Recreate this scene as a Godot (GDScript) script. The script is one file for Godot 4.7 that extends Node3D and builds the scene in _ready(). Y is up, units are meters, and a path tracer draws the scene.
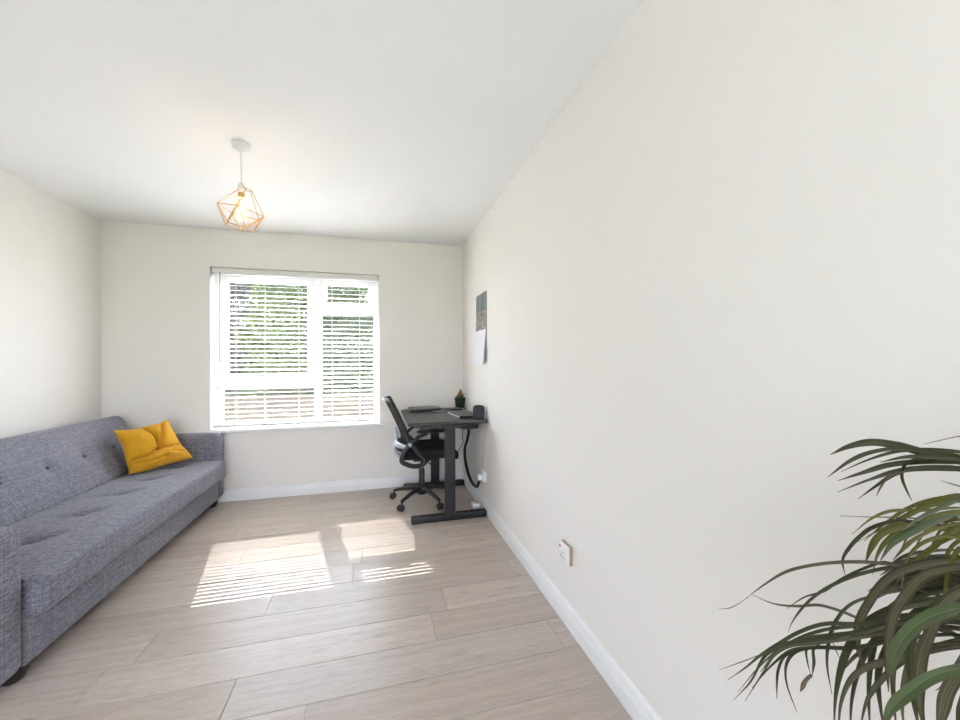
extends Node3D
# A bright room with a window blind, a grey sofa, a pendant lamp, a desk with a chair, and a potted palm.

# ------------------------------------------------------------------ geometry collector
class Shape:
	var v := PackedVector3Array()
	var uv := PackedVector2Array()
	var sm := PackedInt32Array()

	func tri(a: Vector3, b: Vector3, c: Vector3, g := -1, ua := Vector2.ZERO, ub := Vector2.ZERO, uc := Vector2.ZERO) -> void:
		v.append(a); v.append(b); v.append(c)
		uv.append(ua); uv.append(ub); uv.append(uc)
		sm.append(g)

	func quad(a: Vector3, b: Vector3, c: Vector3, d: Vector3, g := -1) -> void:
		tri(a, b, c, g, Vector2(0, 0), Vector2(1, 0), Vector2(1, 1))
		tri(a, c, d, g, Vector2(0, 0), Vector2(1, 1), Vector2(0, 1))

	# turn a closed shape so that its faces look outwards (clockwise)
	func orient(from: int) -> void:
		var vol := 0.0
		var o := v[from]
		for i in range(from, v.size(), 3):
			vol += (v[i] - o).dot((v[i + 1] - o).cross(v[i + 2] - o))
		if vol > 0.0:
			for i in range(from, v.size(), 3):
				var t := v[i + 1]; v[i + 1] = v[i + 2]; v[i + 2] = t
				var u := uv[i + 1]; uv[i + 1] = uv[i + 2]; uv[i + 2] = u

	# the same for a convex shape round c, face by face
	func orient_convex(from: int, c: Vector3) -> void:
		for i in range(from, v.size(), 3):
			if (v[i + 1] - v[i]).cross(v[i + 2] - v[i]).dot((v[i] + v[i + 1] + v[i + 2]) / 3.0 - c) > 0.0:
				var t := v[i + 1]; v[i + 1] = v[i + 2]; v[i + 2] = t
				var u := uv[i + 1]; uv[i + 1] = uv[i + 2]; uv[i + 2] = u

	func grid(rows: Array, wrap := false, g := 0) -> void:
		for r in rows.size() - 1:
			var A: PackedVector3Array = rows[r]
			var B: PackedVector3Array = rows[r + 1]
			var n := A.size()
			for c in (n if wrap else n - 1):
				var d := (c + 1) % n
				var u0 := float(c) / (n if wrap else n - 1)
				var u1 := float(c + 1) / (n if wrap else n - 1)
				var w0 := float(r) / (rows.size() - 1)
				var w1 := float(r + 1) / (rows.size() - 1)
				tri(A[c], A[d], B[d], g, Vector2(u0, w0), Vector2(u1, w0), Vector2(u1, w1))
				tri(A[c], B[d], B[c], g, Vector2(u0, w0), Vector2(u1, w1), Vector2(u0, w1))

	# box with chamfered edges, centred at c
	func box(c: Vector3, s: Vector3, bev := 0.0, b := Basis()) -> Shape:
		var from := v.size()
		var h := s / 2.0
		if bev <= 0.0:
			var P := []
			for i in 8:
				P.append(c + b * Vector3(h.x * (1 if i & 1 else -1), h.y * (1 if i & 2 else -1), h.z * (1 if i & 4 else -1)))
			for f in [[0, 1, 3, 2], [4, 6, 7, 5], [0, 4, 5, 1], [2, 3, 7, 6], [0, 2, 6, 4], [1, 5, 7, 3]]:
				quad(P[f[0]], P[f[1]], P[f[2]], P[f[3]])
			orient_convex(from, c)
			return self
		var e := minf(bev, minf(h.x, minf(h.y, h.z)) * 0.98)
		# corner i, axis k: vertex pulled in along the two axes other than k
		var Q := []
		for i in 8:
			var sg := Vector3(1 if i & 1 else -1, 1 if i & 2 else -1, 1 if i & 4 else -1)
			var row := []
			for k in 3:
				var p := h - Vector3(e, e, e)
				p[k] = h[k]
				row.append(c + b * (p * sg))
			Q.append(row)
		for f in [[0, 4, 6, 2, 0], [1, 3, 7, 5, 0], [0, 1, 5, 4, 1], [2, 6, 7, 3, 1], [0, 2, 3, 1, 2], [4, 5, 7, 6, 2]]:
			quad(Q[f[0]][f[4]], Q[f[1]][f[4]], Q[f[2]][f[4]], Q[f[3]][f[4]])
		for k in 3:
			var k1 := (k + 1) % 3
			var k2 := (k + 2) % 3
			for s1 in 2:
				for s2 in 2:
					var i: int = (s1 << k1) | (s2 << k2)
					var j: int = i | (1 << k)
					if s1 == s2:
						quad(Q[i][k1], Q[i][k2], Q[j][k2], Q[j][k1])
					else:
						quad(Q[i][k2], Q[i][k1], Q[j][k1], Q[j][k2])
		for i in 8:
			var odd := (1 if i & 1 else 0) + (1 if i & 2 else 0) + (1 if i & 4 else 0)
			if odd % 2:
				tri(Q[i][0], Q[i][2], Q[i][1])
			else:
				tri(Q[i][0], Q[i][1], Q[i][2])
		orient_convex(from, c)
		return self

	# tube along a path; r is one radius or one for each point
	func tube(pts: Array, r, sides := 8, caps := true, flat := Vector2.ONE, up := Vector3.ZERO) -> Shape:
		var from := v.size()
		var rows := []
		var nrm := Vector3.ZERO
		for i in pts.size():
			var t: Vector3 = (pts[mini(i + 1, pts.size() - 1)] - pts[maxi(i - 1, 0)]).normalized()
			if nrm == Vector3.ZERO:
				nrm = up if up != Vector3.ZERO else (Vector3.UP if absf(t.y) < 0.9 else Vector3.RIGHT)
			nrm = (nrm - t * nrm.dot(t)).normalized()
			var bi := t.cross(nrm)
			var rad: float = r[i] if r is Array else r
			var row := PackedVector3Array()
			for k in sides:
				var a := TAU * k / sides
				row.append(pts[i] + (nrm * cos(a) * flat.x + bi * sin(a) * flat.y) * rad)
			rows.append(row)
		grid(rows, true, 0)
		if caps:
			for e in [0, pts.size() - 1]:
				var row: PackedVector3Array = rows[e]
				for k in sides:
					if e == 0:
						tri(pts[e], row[(k + 1) % sides], row[k])
					else:
						tri(pts[e], row[k], row[(k + 1) % sides])
		orient(from)
		return self

	# profile of Vector2(radius, height) turned about y
	func lathe(prof: Array, at := Vector3.ZERO, b := Basis(), sides := 24, g := 0, close := true) -> Shape:
		var from := v.size()
		var rows := []
		for p in prof:
			var row := PackedVector3Array()
			for k in sides:
				var a := TAU * k / sides
				row.append(at + b * Vector3(p.x * cos(a), p.y, p.x * sin(a)))
			rows.append(row)
		grid(rows, true, g)
		if close:
			for e in [0, prof.size() - 1]:
				if prof[e].x > 0.0001:
					var m: Vector3 = at + b * Vector3(0, prof[e].y, 0)
					var row: PackedVector3Array = rows[e]
					for k in sides:
						if e == 0:
							tri(m, row[(k + 1) % sides], row[k])
						else:
							tri(m, row[k], row[(k + 1) % sides])
			orient(from)
		return self

	# rounded box with cells for shaping; warp moves each point (given before turning and placing)
	func rbox(c: Vector3, s: Vector3, r: float, n: Vector3i, b := Basis(), warp = null, arc := 2) -> Shape:
		var from := v.size()
		var h := s / 2.0
		var inner := h - Vector3(r, r, r)
		var cs := []
		for k in 3:
			var l := []
			for i in arc:
				l.append(-h[k] + r * (1.0 - tan(PI / 4 * (1.0 - float(i) / arc))))
			for i in n[k] + 1:
				l.append(lerpf(-inner[k], inner[k], float(i) / n[k]))
			for i in arc:
				l.append(h[k] - r * (1.0 - tan(PI / 4 * (float(i + 1) / arc))))
			cs.append(l)
		for k in 3:
			var k1 := (k + 1) % 3
			var k2 := (k + 2) % 3
			for sgn in [-1.0, 1.0]:
				var rows := []
				for x in cs[k1]:
					var row := PackedVector3Array()
					for y in cs[k2]:
						var p := Vector3.ZERO
						p[k] = sgn * h[k]; p[k1] = x; p[k2] = y
						var q := p.clamp(-inner, inner)
						var d := p - q
						p = q + d.normalized() * r
						if warp != null:
							p = warp.call(p)
						p = (c + b * p).snapped(Vector3(0.00002, 0.00002, 0.00002))
						row.append(p)
					if sgn < 0:
						row.reverse()
					rows.append(row)
				grid(rows, false, 0)
		orient(from)
		return self

	# polygon (x, y) pushed from z = 0 to z = depth, then placed by xf
	func extrude(poly: PackedVector2Array, depth: float, xf := Transform3D()) -> Shape:
		var from := v.size()
		var idx := Geometry2D.triangulate_polygon(poly)
		for i in range(0, idx.size(), 3):
			var a := poly[idx[i]]; var bb := poly[idx[i + 1]]; var cc := poly[idx[i + 2]]
			tri(xf * Vector3(a.x, a.y, 0), xf * Vector3(bb.x, bb.y, 0), xf * Vector3(cc.x, cc.y, 0))
			tri(xf * Vector3(a.x, a.y, depth), xf * Vector3(cc.x, cc.y, depth), xf * Vector3(bb.x, bb.y, depth))
		# sides follow the winding of the caps
		var area := 0.0
		for i in poly.size():
			area += poly[i].cross(poly[(i + 1) % poly.size()])
		var t0 := poly[idx[0]]; var t1 := poly[idx[1]]; var t2 := poly[idx[2]]
		var same := ((t1 - t0).cross(t2 - t0) > 0.0) == (area > 0.0)
		for i in poly.size():
			var a := poly[i] if same else poly[(i + 1) % poly.size()]
			var bb := poly[(i + 1) % poly.size()] if same else poly[i]
			quad(xf * Vector3(a.x, a.y, 0), xf * Vector3(a.x, a.y, depth), xf * Vector3(bb.x, bb.y, depth), xf * Vector3(bb.x, bb.y, 0))
		orient(from)
		return self

	func mesh() -> ArrayMesh:
		var st := SurfaceTool.new()
		st.begin(Mesh.PRIMITIVE_TRIANGLES)
		for i in v.size():
			if i % 3 == 0:
				st.set_smooth_group(sm[i / 3])
			st.set_uv(uv[i])
			st.add_vertex(v[i])
		st.index()
		st.generate_normals()
		return st.commit()


# ------------------------------------------------------------------ scene helpers
var M := {}
var rng := RandomNumberGenerator.new()

func sh() -> Shape:
	return Shape.new()

func build(s, called: String, material: Material, parent: Node = null) -> MeshInstance3D:
	var o := MeshInstance3D.new()
	o.name = called
	o.mesh = s.mesh() if s is Shape else s
	o.material_override = null
	for i in o.mesh.get_surface_count():
		o.mesh.surface_set_material(i, material) if o.mesh is ArrayMesh and o.mesh.surface_get_material(i) == null else o.set_surface_override_material(i, material)
	(parent if parent else self).add_child(o, true)
	return o

func tag(o: Node, label: String, category: String, group := "", kind := "") -> Node:
	if label: o.set_meta("label", label)
	if category: o.set_meta("category", category)
	if group: o.set_meta("group", group)
	if kind: o.set_meta("kind", kind)
	return o

func struct(o: Node, label: String, category: String) -> Node:
	return tag(o, label, category, "", "structure")

func thing(called: String, at: Vector3, label: String, category: String, group := "") -> Node3D:
	var o := Node3D.new()
	o.name = called
	o.position = at
	add_child(o, true)
	tag(o, label, category, group)
	return o

func col(r: float, g: float, b: float) -> Color:
	return Color(r / 255.0, g / 255.0, b / 255.0)

func mat(called: String, c: Color, rough := 0.6, metal := 0.0) -> StandardMaterial3D:
	var m := StandardMaterial3D.new()
	m.resource_name = called
	m.albedo_color = c
	m.roughness = rough
	m.metallic = metal
	M[called] = m
	return m

func noise_image(n: int, a: Color, b: Color, freq: float, octaves: int, seed_: int, power := 1.0) -> ImageTexture:
	var f := FastNoiseLite.new()
	f.noise_type = FastNoiseLite.TYPE_SIMPLEX_SMOOTH
	f.seed = seed_
	f.frequency = freq
	f.fractal_octaves = octaves
	var im := f.get_seamless_image(n, n)
	var o := Image.create(n, n, false, Image.FORMAT_RGB8)
	for y in n:
		for x in n:
			o.set_pixel(x, y, a.lerp(b, pow(im.get_pixel(x, y).r, power)))
	return ImageTexture.create_from_image(o)

func triplanar(m: StandardMaterial3D, per_metre: float) -> void:
	m.uv1_triplanar = true
	m.uv1_scale = Vector3.ONE * per_metre

# woven cloth: threads of two tones crossing, with slubs
func weave_image(n: int, a: Color, b: Color, seed_: int) -> ImageTexture:
	var r := RandomNumberGenerator.new()
	r.seed = seed_
	var o := Image.create(n, n, false, Image.FORMAT_RGB8)
	var warp := []
	var weft := []
	for i in n:
		warp.append(r.randf()); weft.append(r.randf())
	for y in n:
		var run := r.randf()
		for x in n:
			if r.randf() < 0.35:
				run = r.randf()
			var t: float = (warp[x] if (x + y) % 2 else weft[y]) * 0.35 + run * 0.65
			o.set_pixel(x, y, a.lerp(b, t))
	return ImageTexture.create_from_image(o)

func wood_image() -> ImageTexture:
	# four boards one above the other, grain along the width of the picture
	var w := 1024
	var bh := 150
	var o := Image.create(w, bh * 4, false, Image.FORMAT_RGB8)
	var f := FastNoiseLite.new()
	f.noise_type = FastNoiseLite.TYPE_SIMPLEX_SMOOTH
	f.seed = 11
	f.frequency = 0.02
	f.fractal_octaves = 3
	var fine := FastNoiseLite.new()
	fine.noise_type = FastNoiseLite.TYPE_SIMPLEX_SMOOTH
	fine.seed = 5
	fine.frequency = 0.11
	fine.fractal_octaves = 2
	var r := RandomNumberGenerator.new()
	r.seed = 3
	var base := [col(197, 185, 175), col(191, 178, 167), col(200, 187, 176), col(194, 183, 174)]
	var dark := col(148, 132, 118)
	for k in 4:
		var knots := []
		for i in 3:
			knots.append(Vector3(r.randf() * w, r.randf_range(20, bh - 20), r.randf_range(6, 13)))
		for y in bh:
			for x in w:
				var bend := f.get_noise_2d(x * 0.10, y * 0.5 + k * 700) * 26.0
				var ring := f.get_noise_2d(x * 0.04 + 300, (y + bend * 0.6) * 1.7 + k * 900)
				var streak := fine.get_noise_2d(x * 0.10, (y + bend * 0.4) * 6.0 + k * 500)
				var blot := f.get_noise_2d(x * 0.35 + 90, y * 0.8 + k * 330)
				var t := clampf(ring * 0.22 + 0.10, 0.0, 0.4) + clampf(streak * 0.42, -0.12, 0.42) + clampf(blot - 0.25, 0.0, 0.4) * 0.35
				for q in knots:
					var d: float = Vector2((x - q.x) / 2.6, y - q.y).length() / q.z
					if d < 1.6:
						t += 0.35 * (1.6 - d) / 1.6 * (0.7 + 0.3 * sin(d * 14.0))
				o.set_pixel(x, k * bh + y, base[k].lerp(dark, clampf(t, -0.1, 0.85)))
	return ImageTexture.create_from_image(o)

func smooth_path(pts: Array, steps := 6) -> Array:
	# curve through the points, timed by the length of each step so that it never loops
	var o := []
	var tan := []
	for i in pts.size():
		var a: Vector3 = pts[maxi(i - 1, 0)]
		var c: Vector3 = pts[mini(i + 1, pts.size() - 1)]
		var p: Vector3 = pts[i]
		var l0 := maxf(p.distance_to(a), 0.0001)
		var l1 := maxf(c.distance_to(p), 0.0001)
		if i == 0: tan.append((c - p) / l1)
		elif i == pts.size() - 1: tan.append((p - a) / l0)
		else: tan.append(((p - a) / l0 * l1 + (c - p) / l1 * l0) / (l0 + l1))
	for i in pts.size() - 1:
		var p0: Vector3 = pts[i]
		var p1: Vector3 = pts[i + 1]
		var l := p0.distance_to(p1)
		for s in steps:
			var t := float(s) / steps
			o.append(p0.bezier_interpolate(p0 + tan[i] * l / 3.0, p1 - tan[i + 1] * l / 3.0, p1, t))
	o.append(pts[pts.size() - 1])
	return o

const XL := -2.19      # left wall
const XR := 0.851      # right wall
const ZB := -3.885     # window wall
const ZF := 2.7       # wall behind the camera
const H := 2.4

func _ready() -> void:
	rng.seed = 20240
	# ---------------------------------------------------------------- camera, sky, sun, exposure
	var cam := Camera3D.new()
	cam.name = "camera"
	cam.fov = 85.698
	cam.near = 0.03
	cam.far = 400.0
	cam.position = Vector3(0, 1.216, 0)
	cam.rotation = Vector3(0.004332, -0.259731, -0.005724)
	add_child(cam)
	cam.current = true

	var sky_mat := ProceduralSkyMaterial.new()
	sky_mat.sky_top_color = col(214, 229, 255)
	sky_mat.sky_horizon_color = col(247, 250, 255)
	sky_mat.ground_horizon_color = col(190, 188, 180)
	sky_mat.ground_bottom_color = col(150, 148, 138)
	sky_mat.sky_curve = 0.12
	sky_mat.sun_angle_max = 0.0
	var sky := Sky.new()
	sky.sky_material = sky_mat
	var env := Environment.new()
	env.background_mode = Environment.BG_SKY
	env.sky = sky
	env.background_energy_multiplier = 2.4
	env.tonemap_mode = Environment.TONE_MAPPER_LINEAR
	env.tonemap_exposure = 4.95
	env.sdfgi_enabled = true
	env.ssao_enabled = true
	env.ssil_enabled = true
	var we := WorldEnvironment.new()
	we.name = "world_environment"
	we.environment = env
	add_child(we)

	var sun := DirectionalLight3D.new()
	sun.name = "sun"
	sun.light_energy = 2.2
	sun.light_color = col(255, 251, 245)
	sun.light_angular_distance = 0.06
	sun.shadow_enabled = true
	sun.sky_mode = DirectionalLight3D.SKY_MODE_LIGHT_ONLY
	var dir := Vector3(0.205, -1.0, 0.905)
	sun.basis = Basis.looking_at(dir.normalized(), Vector3.UP)
	add_child(sun)

	materials()
	# ---------------------------------------------------------------- the room, then things from large to small
	room()
	window_front()
	window_rear()
	garden()
	sofa()
	desk()
	office_chair()
	palm()
	blind()
	cushion()
	pendant()
	desk_things()
	wall_things()


func materials() -> void:
	var m := mat("wall_paint", col(244, 240, 235), 0.85)
	m.heightmap_enabled = true
	m.heightmap_scale = 0.02
	m.heightmap_texture = noise_image(256, Color.BLACK, Color.WHITE, 0.05, 3, 2)
	triplanar(m, 2.2)
	m = mat("ceiling_paint", col(249, 249, 249), 0.9)
	m = mat("gloss_white", col(246, 246, 246), 0.35)
	m = mat("plastic_white", col(240, 240, 238), 0.3)
	m = mat("blind_white", col(234, 233, 230), 0.4)
	m = mat("cord_white", col(225, 224, 220), 0.8)
	m = mat("wand_grey", col(150, 150, 152), 0.25)
	m = mat("seal_grey", col(70, 72, 74), 0.7)
	m = mat("chrome", col(210, 212, 215), 0.15, 1.0)
	m = mat("joint_dark", col(96, 84, 74), 0.9)
	m = mat("floor_wood", Color.WHITE, 0.33)
	m.albedo_texture = wood_image()
	m.metallic_specular = 0.5
	# sofa
	m = mat("sofa_fabric", Color.WHITE, 0.95)
	m.albedo_texture = weave_image(256, col(76, 76, 87), col(172, 170, 182), 7)
	m.heightmap_enabled = true
	m.heightmap_texture = noise_image(128, Color.BLACK, Color.WHITE, 0.3, 2, 9)
	m.heightmap_scale = 0.06
	triplanar(m, 1.7)
	m.rim_enabled = true
	m.rim = 0.25
	m = mat("button_fabric", col(98, 99, 114), 0.9)
	m = mat("foot_wood", col(38, 24, 20), 0.45)
	m = mat("cushion_fabric", Color.WHITE, 0.95)
	m.albedo_texture = weave_image(256, col(196, 138, 10), col(226, 170, 40), 17)
	triplanar(m, 3.0)
	m.rim_enabled = true
	m.rim = 0.2
	m = mat("zip_metal", col(205, 170, 110), 0.35, 0.8)
	# desk and chair
	m = mat("desk_top", col(58, 55, 53), 0.38)
	m = mat("desk_metal", col(33, 33, 36), 0.5)
	m = mat("chair_plastic", col(31, 31, 34), 0.42)
	m = mat("chair_mesh", col(30, 30, 33), 0.6)
	m = mat("chair_fabric", col(26, 26, 29), 0.9)
	m = mat("chair_silver", col(196, 200, 214), 0.28)
	m = mat("caster_grey", col(48, 48, 52), 0.4)
	m = mat("black_plastic", col(30, 30, 32), 0.4)
	m = mat("laptop_lid", col(88, 86, 86), 0.4, 0.2)
	m = mat("speaker_cloth", Color.WHITE, 0.95)
	m.albedo_texture = weave_image(64, col(34, 35, 40), col(66, 67, 74), 27)
	triplanar(m, 8.0)
	m = mat("pot_green", col(46, 64, 50), 0.5)
	m = mat("soil", col(58, 44, 34), 0.95)
	m = mat("cactus_green", col(74, 92, 48), 0.7)
	m = mat("cactus_brown", col(150, 112, 52), 0.8)
	m = mat("cable_black", col(24, 24, 26), 0.45)
	m = mat("cable_white", col(232, 232, 230), 0.45)
	m = mat("paper", col(238, 239, 243), 0.8)
	m = mat("page_edge", col(228, 228, 236), 0.7)
	m = mat("socket_side", col(176, 156, 126), 0.8)
	m = mat("socket_red", col(214, 52, 78), 0.4)
	m = mat("socket_slot", col(60, 56, 52), 0.8)
	# pendant
	m = mat("brass_wire", col(200, 158, 88), 0.32, 0.55)
	m = mat("bulb_glass", Color(1.0, 0.93, 0.8, 0.06), 0.02)
	m.transparency = BaseMaterial3D.TRANSPARENCY_ALPHA
	m = mat("filament_glow", col(255, 220, 160), 0.5)
	m.emission_enabled = true
	m.emission = col(255, 205, 130)
	m.emission_energy_multiplier = 0.35
	# glass
	m = mat("window_glass", Color(0.97, 0.99, 0.98, 0.03), 0.0)
	m.metallic_specular = 0.18
	m.transparency = BaseMaterial3D.TRANSPARENCY_ALPHA
	# garden
	m = mat("grass", Color.WHITE, 0.95)
	m.albedo_texture = noise_image(256, col(84, 104, 52), col(136, 146, 84), 0.06, 4, 31)
	triplanar(m, 0.6)
	m = mat("paving", Color.WHITE, 0.9)
	m.albedo_texture = noise_image(128, col(206, 205, 202), col(224, 223, 220), 0.05, 3, 51)
	triplanar(m, 0.5)
	m = mat("fence_wood", Color.WHITE, 0.9)
	m.albedo_texture = noise_image(128, col(62, 48, 35), col(86, 70, 54), 0.05, 3, 41)
	triplanar(m, 0.8)
	m = mat("fence_post", col(56, 52, 50), 0.9)
	m = mat("bark", col(40, 36, 34), 0.95)
	m = mat("bark_pale", col(66, 60, 58), 0.95)
	m = mat("house_brick", col(176, 160, 150), 0.9)
	for k in 3:
		m = mat("leaf_tone_%d" % k, [col(56, 67, 16), col(42, 53, 16), col(50, 45, 41)][k], 0.7)
		m.backlight_enabled = true
		m.backlight = [col(66, 78, 16), col(50, 62, 16), col(32, 30, 28)][k]
	# palm leaves: stripes along the blade, worn tip
	for k in 5:
		m = mat("palm_leaf_%d" % k, Color.WHITE, [0.42, 0.45, 0.38, 0.8, 0.45][k])
		m.albedo_texture = leaf_image(k)
		m.backlight_enabled = true
		m.backlight = [col(40, 48, 20), col(64, 72, 28), col(56, 78, 42), col(50, 40, 30), col(36, 40, 25)][k]
	m = mat("palm_stem", col(112, 110, 62), 0.7)
	m = mat("planter", col(205, 202, 196), 0.6)


func leaf_image(k: int) -> ImageTexture:
	var r := RandomNumberGenerator.new()
	r.seed = 70 + k
	var w := 16
	var n := 128
	var o := Image.create(w, n, false, Image.FORMAT_RGB8)
	var a: Color = [col(49, 56, 28), col(100, 100, 40), col(72, 90, 54), col(108, 90, 70), col(47, 47, 31)][k]
	var b: Color = [col(74, 80, 44), col(130, 126, 62), col(104, 122, 80), col(138, 120, 96), col(106, 102, 74)][k]
	var tip := col(96, 74, 54)
	var lines := []
	for x in w:
		lines.append(r.randf())
	for y in n:
		for x in w:
			var edge := absf(x - w / 2.0 + 0.5) / (w / 2.0)
			var t: float = lines[x] * 0.7
			if edge < 0.14:
				t = 0.95
			if k == 4 and edge > 0.3 and edge < 0.5:
				t = 1.0
			var c := a.lerp(b, clampf(t + r.randf_range(-0.12, 0.12), 0, 1))
			# dry tip: ragged brown end, row 0 is the tip
			if y < 7 + int(lines[x] * 12.0):
				c = c.lerp(tip, 0.75)
			o.set_pixel(x, y, c)
	return ImageTexture.create_from_image(o)


# ------------------------------------------------------------------ the room
func room() -> void:
	# floor: slab with the boards on it as parts
	var fl := build(sh().box(Vector3((XL + XR) / 2, -0.11, (ZB + ZF) / 2), Vector3(XR - XL + 0.3, 0.2, ZF - ZB + 0.3)), "floor", M.joint_dark)
	struct(fl, "pale greige oak laminate floor of long boards across the room", "floor")
	var pitch := 0.1925
	var long := 1.29
	var first := {0: -0.525, 1: 0.245, 2: 0.33, 3: -0.53, 4: -0.138, -1: -0.248}
	var rows := range(-18, 13)
	for k in rows:
		var z0: float = -1.5 - pitch * (k + 1)
		var z1: float = z0 + pitch
		z0 = maxf(z0, ZB); z1 = minf(z1, ZF)
		if z1 - z0 < 0.01:
			continue
		var j: float = first[k] if first.has(k) else -0.5 + fposmod(k * 0.437 + 0.13, 1.0) * long
		while j > XL + 0.02:
			j -= long
		var x0 := XL
		var x1 := j + long
		while x0 < XR - 0.001:
			x1 = minf(x1, XR)
			plank(fl, x0, x1, z0, z1)
			x0 = x1
			x1 += long
	# ceiling
	var ce := build(sh().box(Vector3((XL + XR) / 2, H + 0.1, (ZB + ZF) / 2), Vector3(XR - XL + 0.6, 0.2, ZF - ZB + 0.7)), "ceiling", M.ceiling_paint)
	struct(ce, "plain white painted ceiling", "ceiling")
	# side walls
	var wl := build(sh().box(Vector3(XL - 0.075, H / 2, (ZB + ZF) / 2), Vector3(0.15, H, ZF - ZB + 0.6)), "wall_left", M.wall_paint)
	struct(wl, "off white painted wall behind the sofa", "wall")
	var wr := build(sh().box(Vector3(XR + 0.075, H / 2, (ZB + ZF) / 2), Vector3(0.15, H, ZF - ZB + 0.6)), "wall_right", M.wall_paint)
	struct(wr, "long off white painted wall with the calendar", "wall")
	# window wall with its opening
	var s := sh()
	wall_with_hole(s, ZB - 0.195, ZB, -1.41, 0.023, 0.612, 2.062)
	struct(build(s, "wall_back", M.wall_paint), "off white painted wall round the window", "wall")
	s = sh()
	wall_with_hole(s, ZF, ZF + 0.28, -2.00, 0.42, 0.06, 2.20)
	struct(build(s, "wall_front", M.wall_paint), "off white painted wall with patio doors", "wall")
	# skirting
	var prof := PackedVector2Array([Vector2(0, 0), Vector2(0.018, 0), Vector2(0.018, 0.058), Vector2(0.0165, 0.061), Vector2(0.0165, 0.066), Vector2(0.014, 0.074), Vector2(0.0125, 0.084), Vector2(0.011, 0.092), Vector2(0.0075, 0.098), Vector2(0.002, 0.1), Vector2(0, 0.1)])
	var lenz := ZF - ZB
	s = sh().extrude(prof, lenz, Transform3D(Basis(Vector3(-1, 0, 0), Vector3(0, 1, 0), Vector3(0, 0, -1)), Vector3(XR, 0, ZF)))
	struct(build(s, "baseboard_right", M.gloss_white), "white moulded skirting board along the right wall", "skirting board")
	s = sh().extrude(prof, lenz, Transform3D(Basis(Vector3(1, 0, 0), Vector3(0, 1, 0), Vector3(0, 0, 1)), Vector3(XL, 0, ZB)))
	struct(build(s, "baseboard_left", M.gloss_white), "white moulded skirting board behind the sofa", "skirting board")
	s = sh().extrude(prof, XR - XL - 0.036, Transform3D(Basis(Vector3(0, 0, 1), Vector3(0, 1, 0), Vector3(1, 0, 0)), Vector3(XL + 0.018, 0, ZB)))
	struct(build(s, "baseboard_back", M.gloss_white), "white moulded skirting board under the window", "skirting board")


func plank(fl: Node, x0: float, x1: float, z0: float, z1: float) -> void:
	var s := sh()
	var y0 := -0.012
	var e := 0.0012
	var band := rng.randi() % 4
	var flip := rng.randf() < 0.5
	var mirror := rng.randf() < 0.5
	var off := 0.0 if x1 - x0 > 1.2 else rng.randf() * (1.0 - (x1 - x0) / 1.3)
	var uvf := func(p: Vector3) -> Vector2:
		var u := clampf(off + (p.x - x0) / 1.3, 0.002, 0.998)
		var w := clampf((p.z - z0) / 0.1925, 0.02, 0.98)
		if flip: u = 1.0 - u
		if mirror: w = 1.0 - w
		return Vector2(u, (band + w) / 4.0)
	var g := 0.0006
	var a := [Vector3(x0 + g, y0, z0 + g), Vector3(x1 - g, y0, z0 + g), Vector3(x1 - g, y0, z1 - g), Vector3(x0 + g, y0, z1 - g)]
	var b := []
	var c := []
	for q in a:
		b.append(Vector3(q.x, -e, q.z))
	var ins := g + e
	c = [Vector3(x0 + ins, 0, z0 + ins), Vector3(x1 - ins, 0, z0 + ins), Vector3(x1 - ins, 0, z1 - ins), Vector3(x0 + ins, 0, z1 - ins)]
	var put := func(p, q, r):
		s.tri(p, q, r, -1, uvf.call(p), uvf.call(q), uvf.call(r))
	put.call(c[0], c[1], c[2]); put.call(c[0], c[2], c[3])
	for i in 4:
		var j := (i + 1) % 4
		put.call(b[i], b[j], c[j]); put.call(b[i], c[j], c[i])
		put.call(a[i], a[j], b[j]); put.call(a[i], b[j], b[i])
	s.orient_convex(0, Vector3((x0 + x1) / 2, y0, (z0 + z1) / 2))
	build(s, "plank", M.floor_wood, fl)


func wall_with_hole(s: Shape, za: float, zb: float, x0: float, x1: float, y0: float, y1: float) -> void:
	var zc := (za + zb) / 2
	var d := zb - za
	var xa := XL - 0.15
	var xb := XR + 0.15
	s.box(Vector3((xa + x0) / 2, H / 2, zc), Vector3(x0 - xa, H, d))
	s.box(Vector3((xb + x1) / 2, H / 2, zc), Vector3(xb - x1, H, d))
	s.box(Vector3((x0 + x1) / 2, (y1 + H) / 2, zc), Vector3(x1 - x0, H - y1, d))
	s.box(Vector3((x0 + x1) / 2, y0 / 2, zc), Vector3(x1 - x0, y0, d))


func frame_rect(x0: float, x1: float, y0: float, y1: float, z: float, w: float, d: float, bev := 0.004) -> Shape:
	var s := sh()
	s.box(Vector3(x0 + w / 2, (y0 + y1) / 2, z), Vector3(w, y1 - y0, d), bev)
	s.box(Vector3(x1 - w / 2, (y0 + y1) / 2, z), Vector3(w, y1 - y0, d), bev)
	s.box(Vector3((x0 + x1) / 2, y0 + w / 2, z), Vector3(x1 - x0 - 2 * w, w, d), bev)
	s.box(Vector3((x0 + x1) / 2, y1 - w / 2, z), Vector3(x1 - x0 - 2 * w, w, d), bev)
	return s

func pane(parent: Node, x0: float, x1: float, y0: float, y1: float, z: float) -> void:
	build(sh().box(Vector3((x0 + x1) / 2, (y0 + y1) / 2, z), Vector3(x1 - x0, y1 - y0, 0.004)), "pane", M.window_glass, parent)

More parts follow.
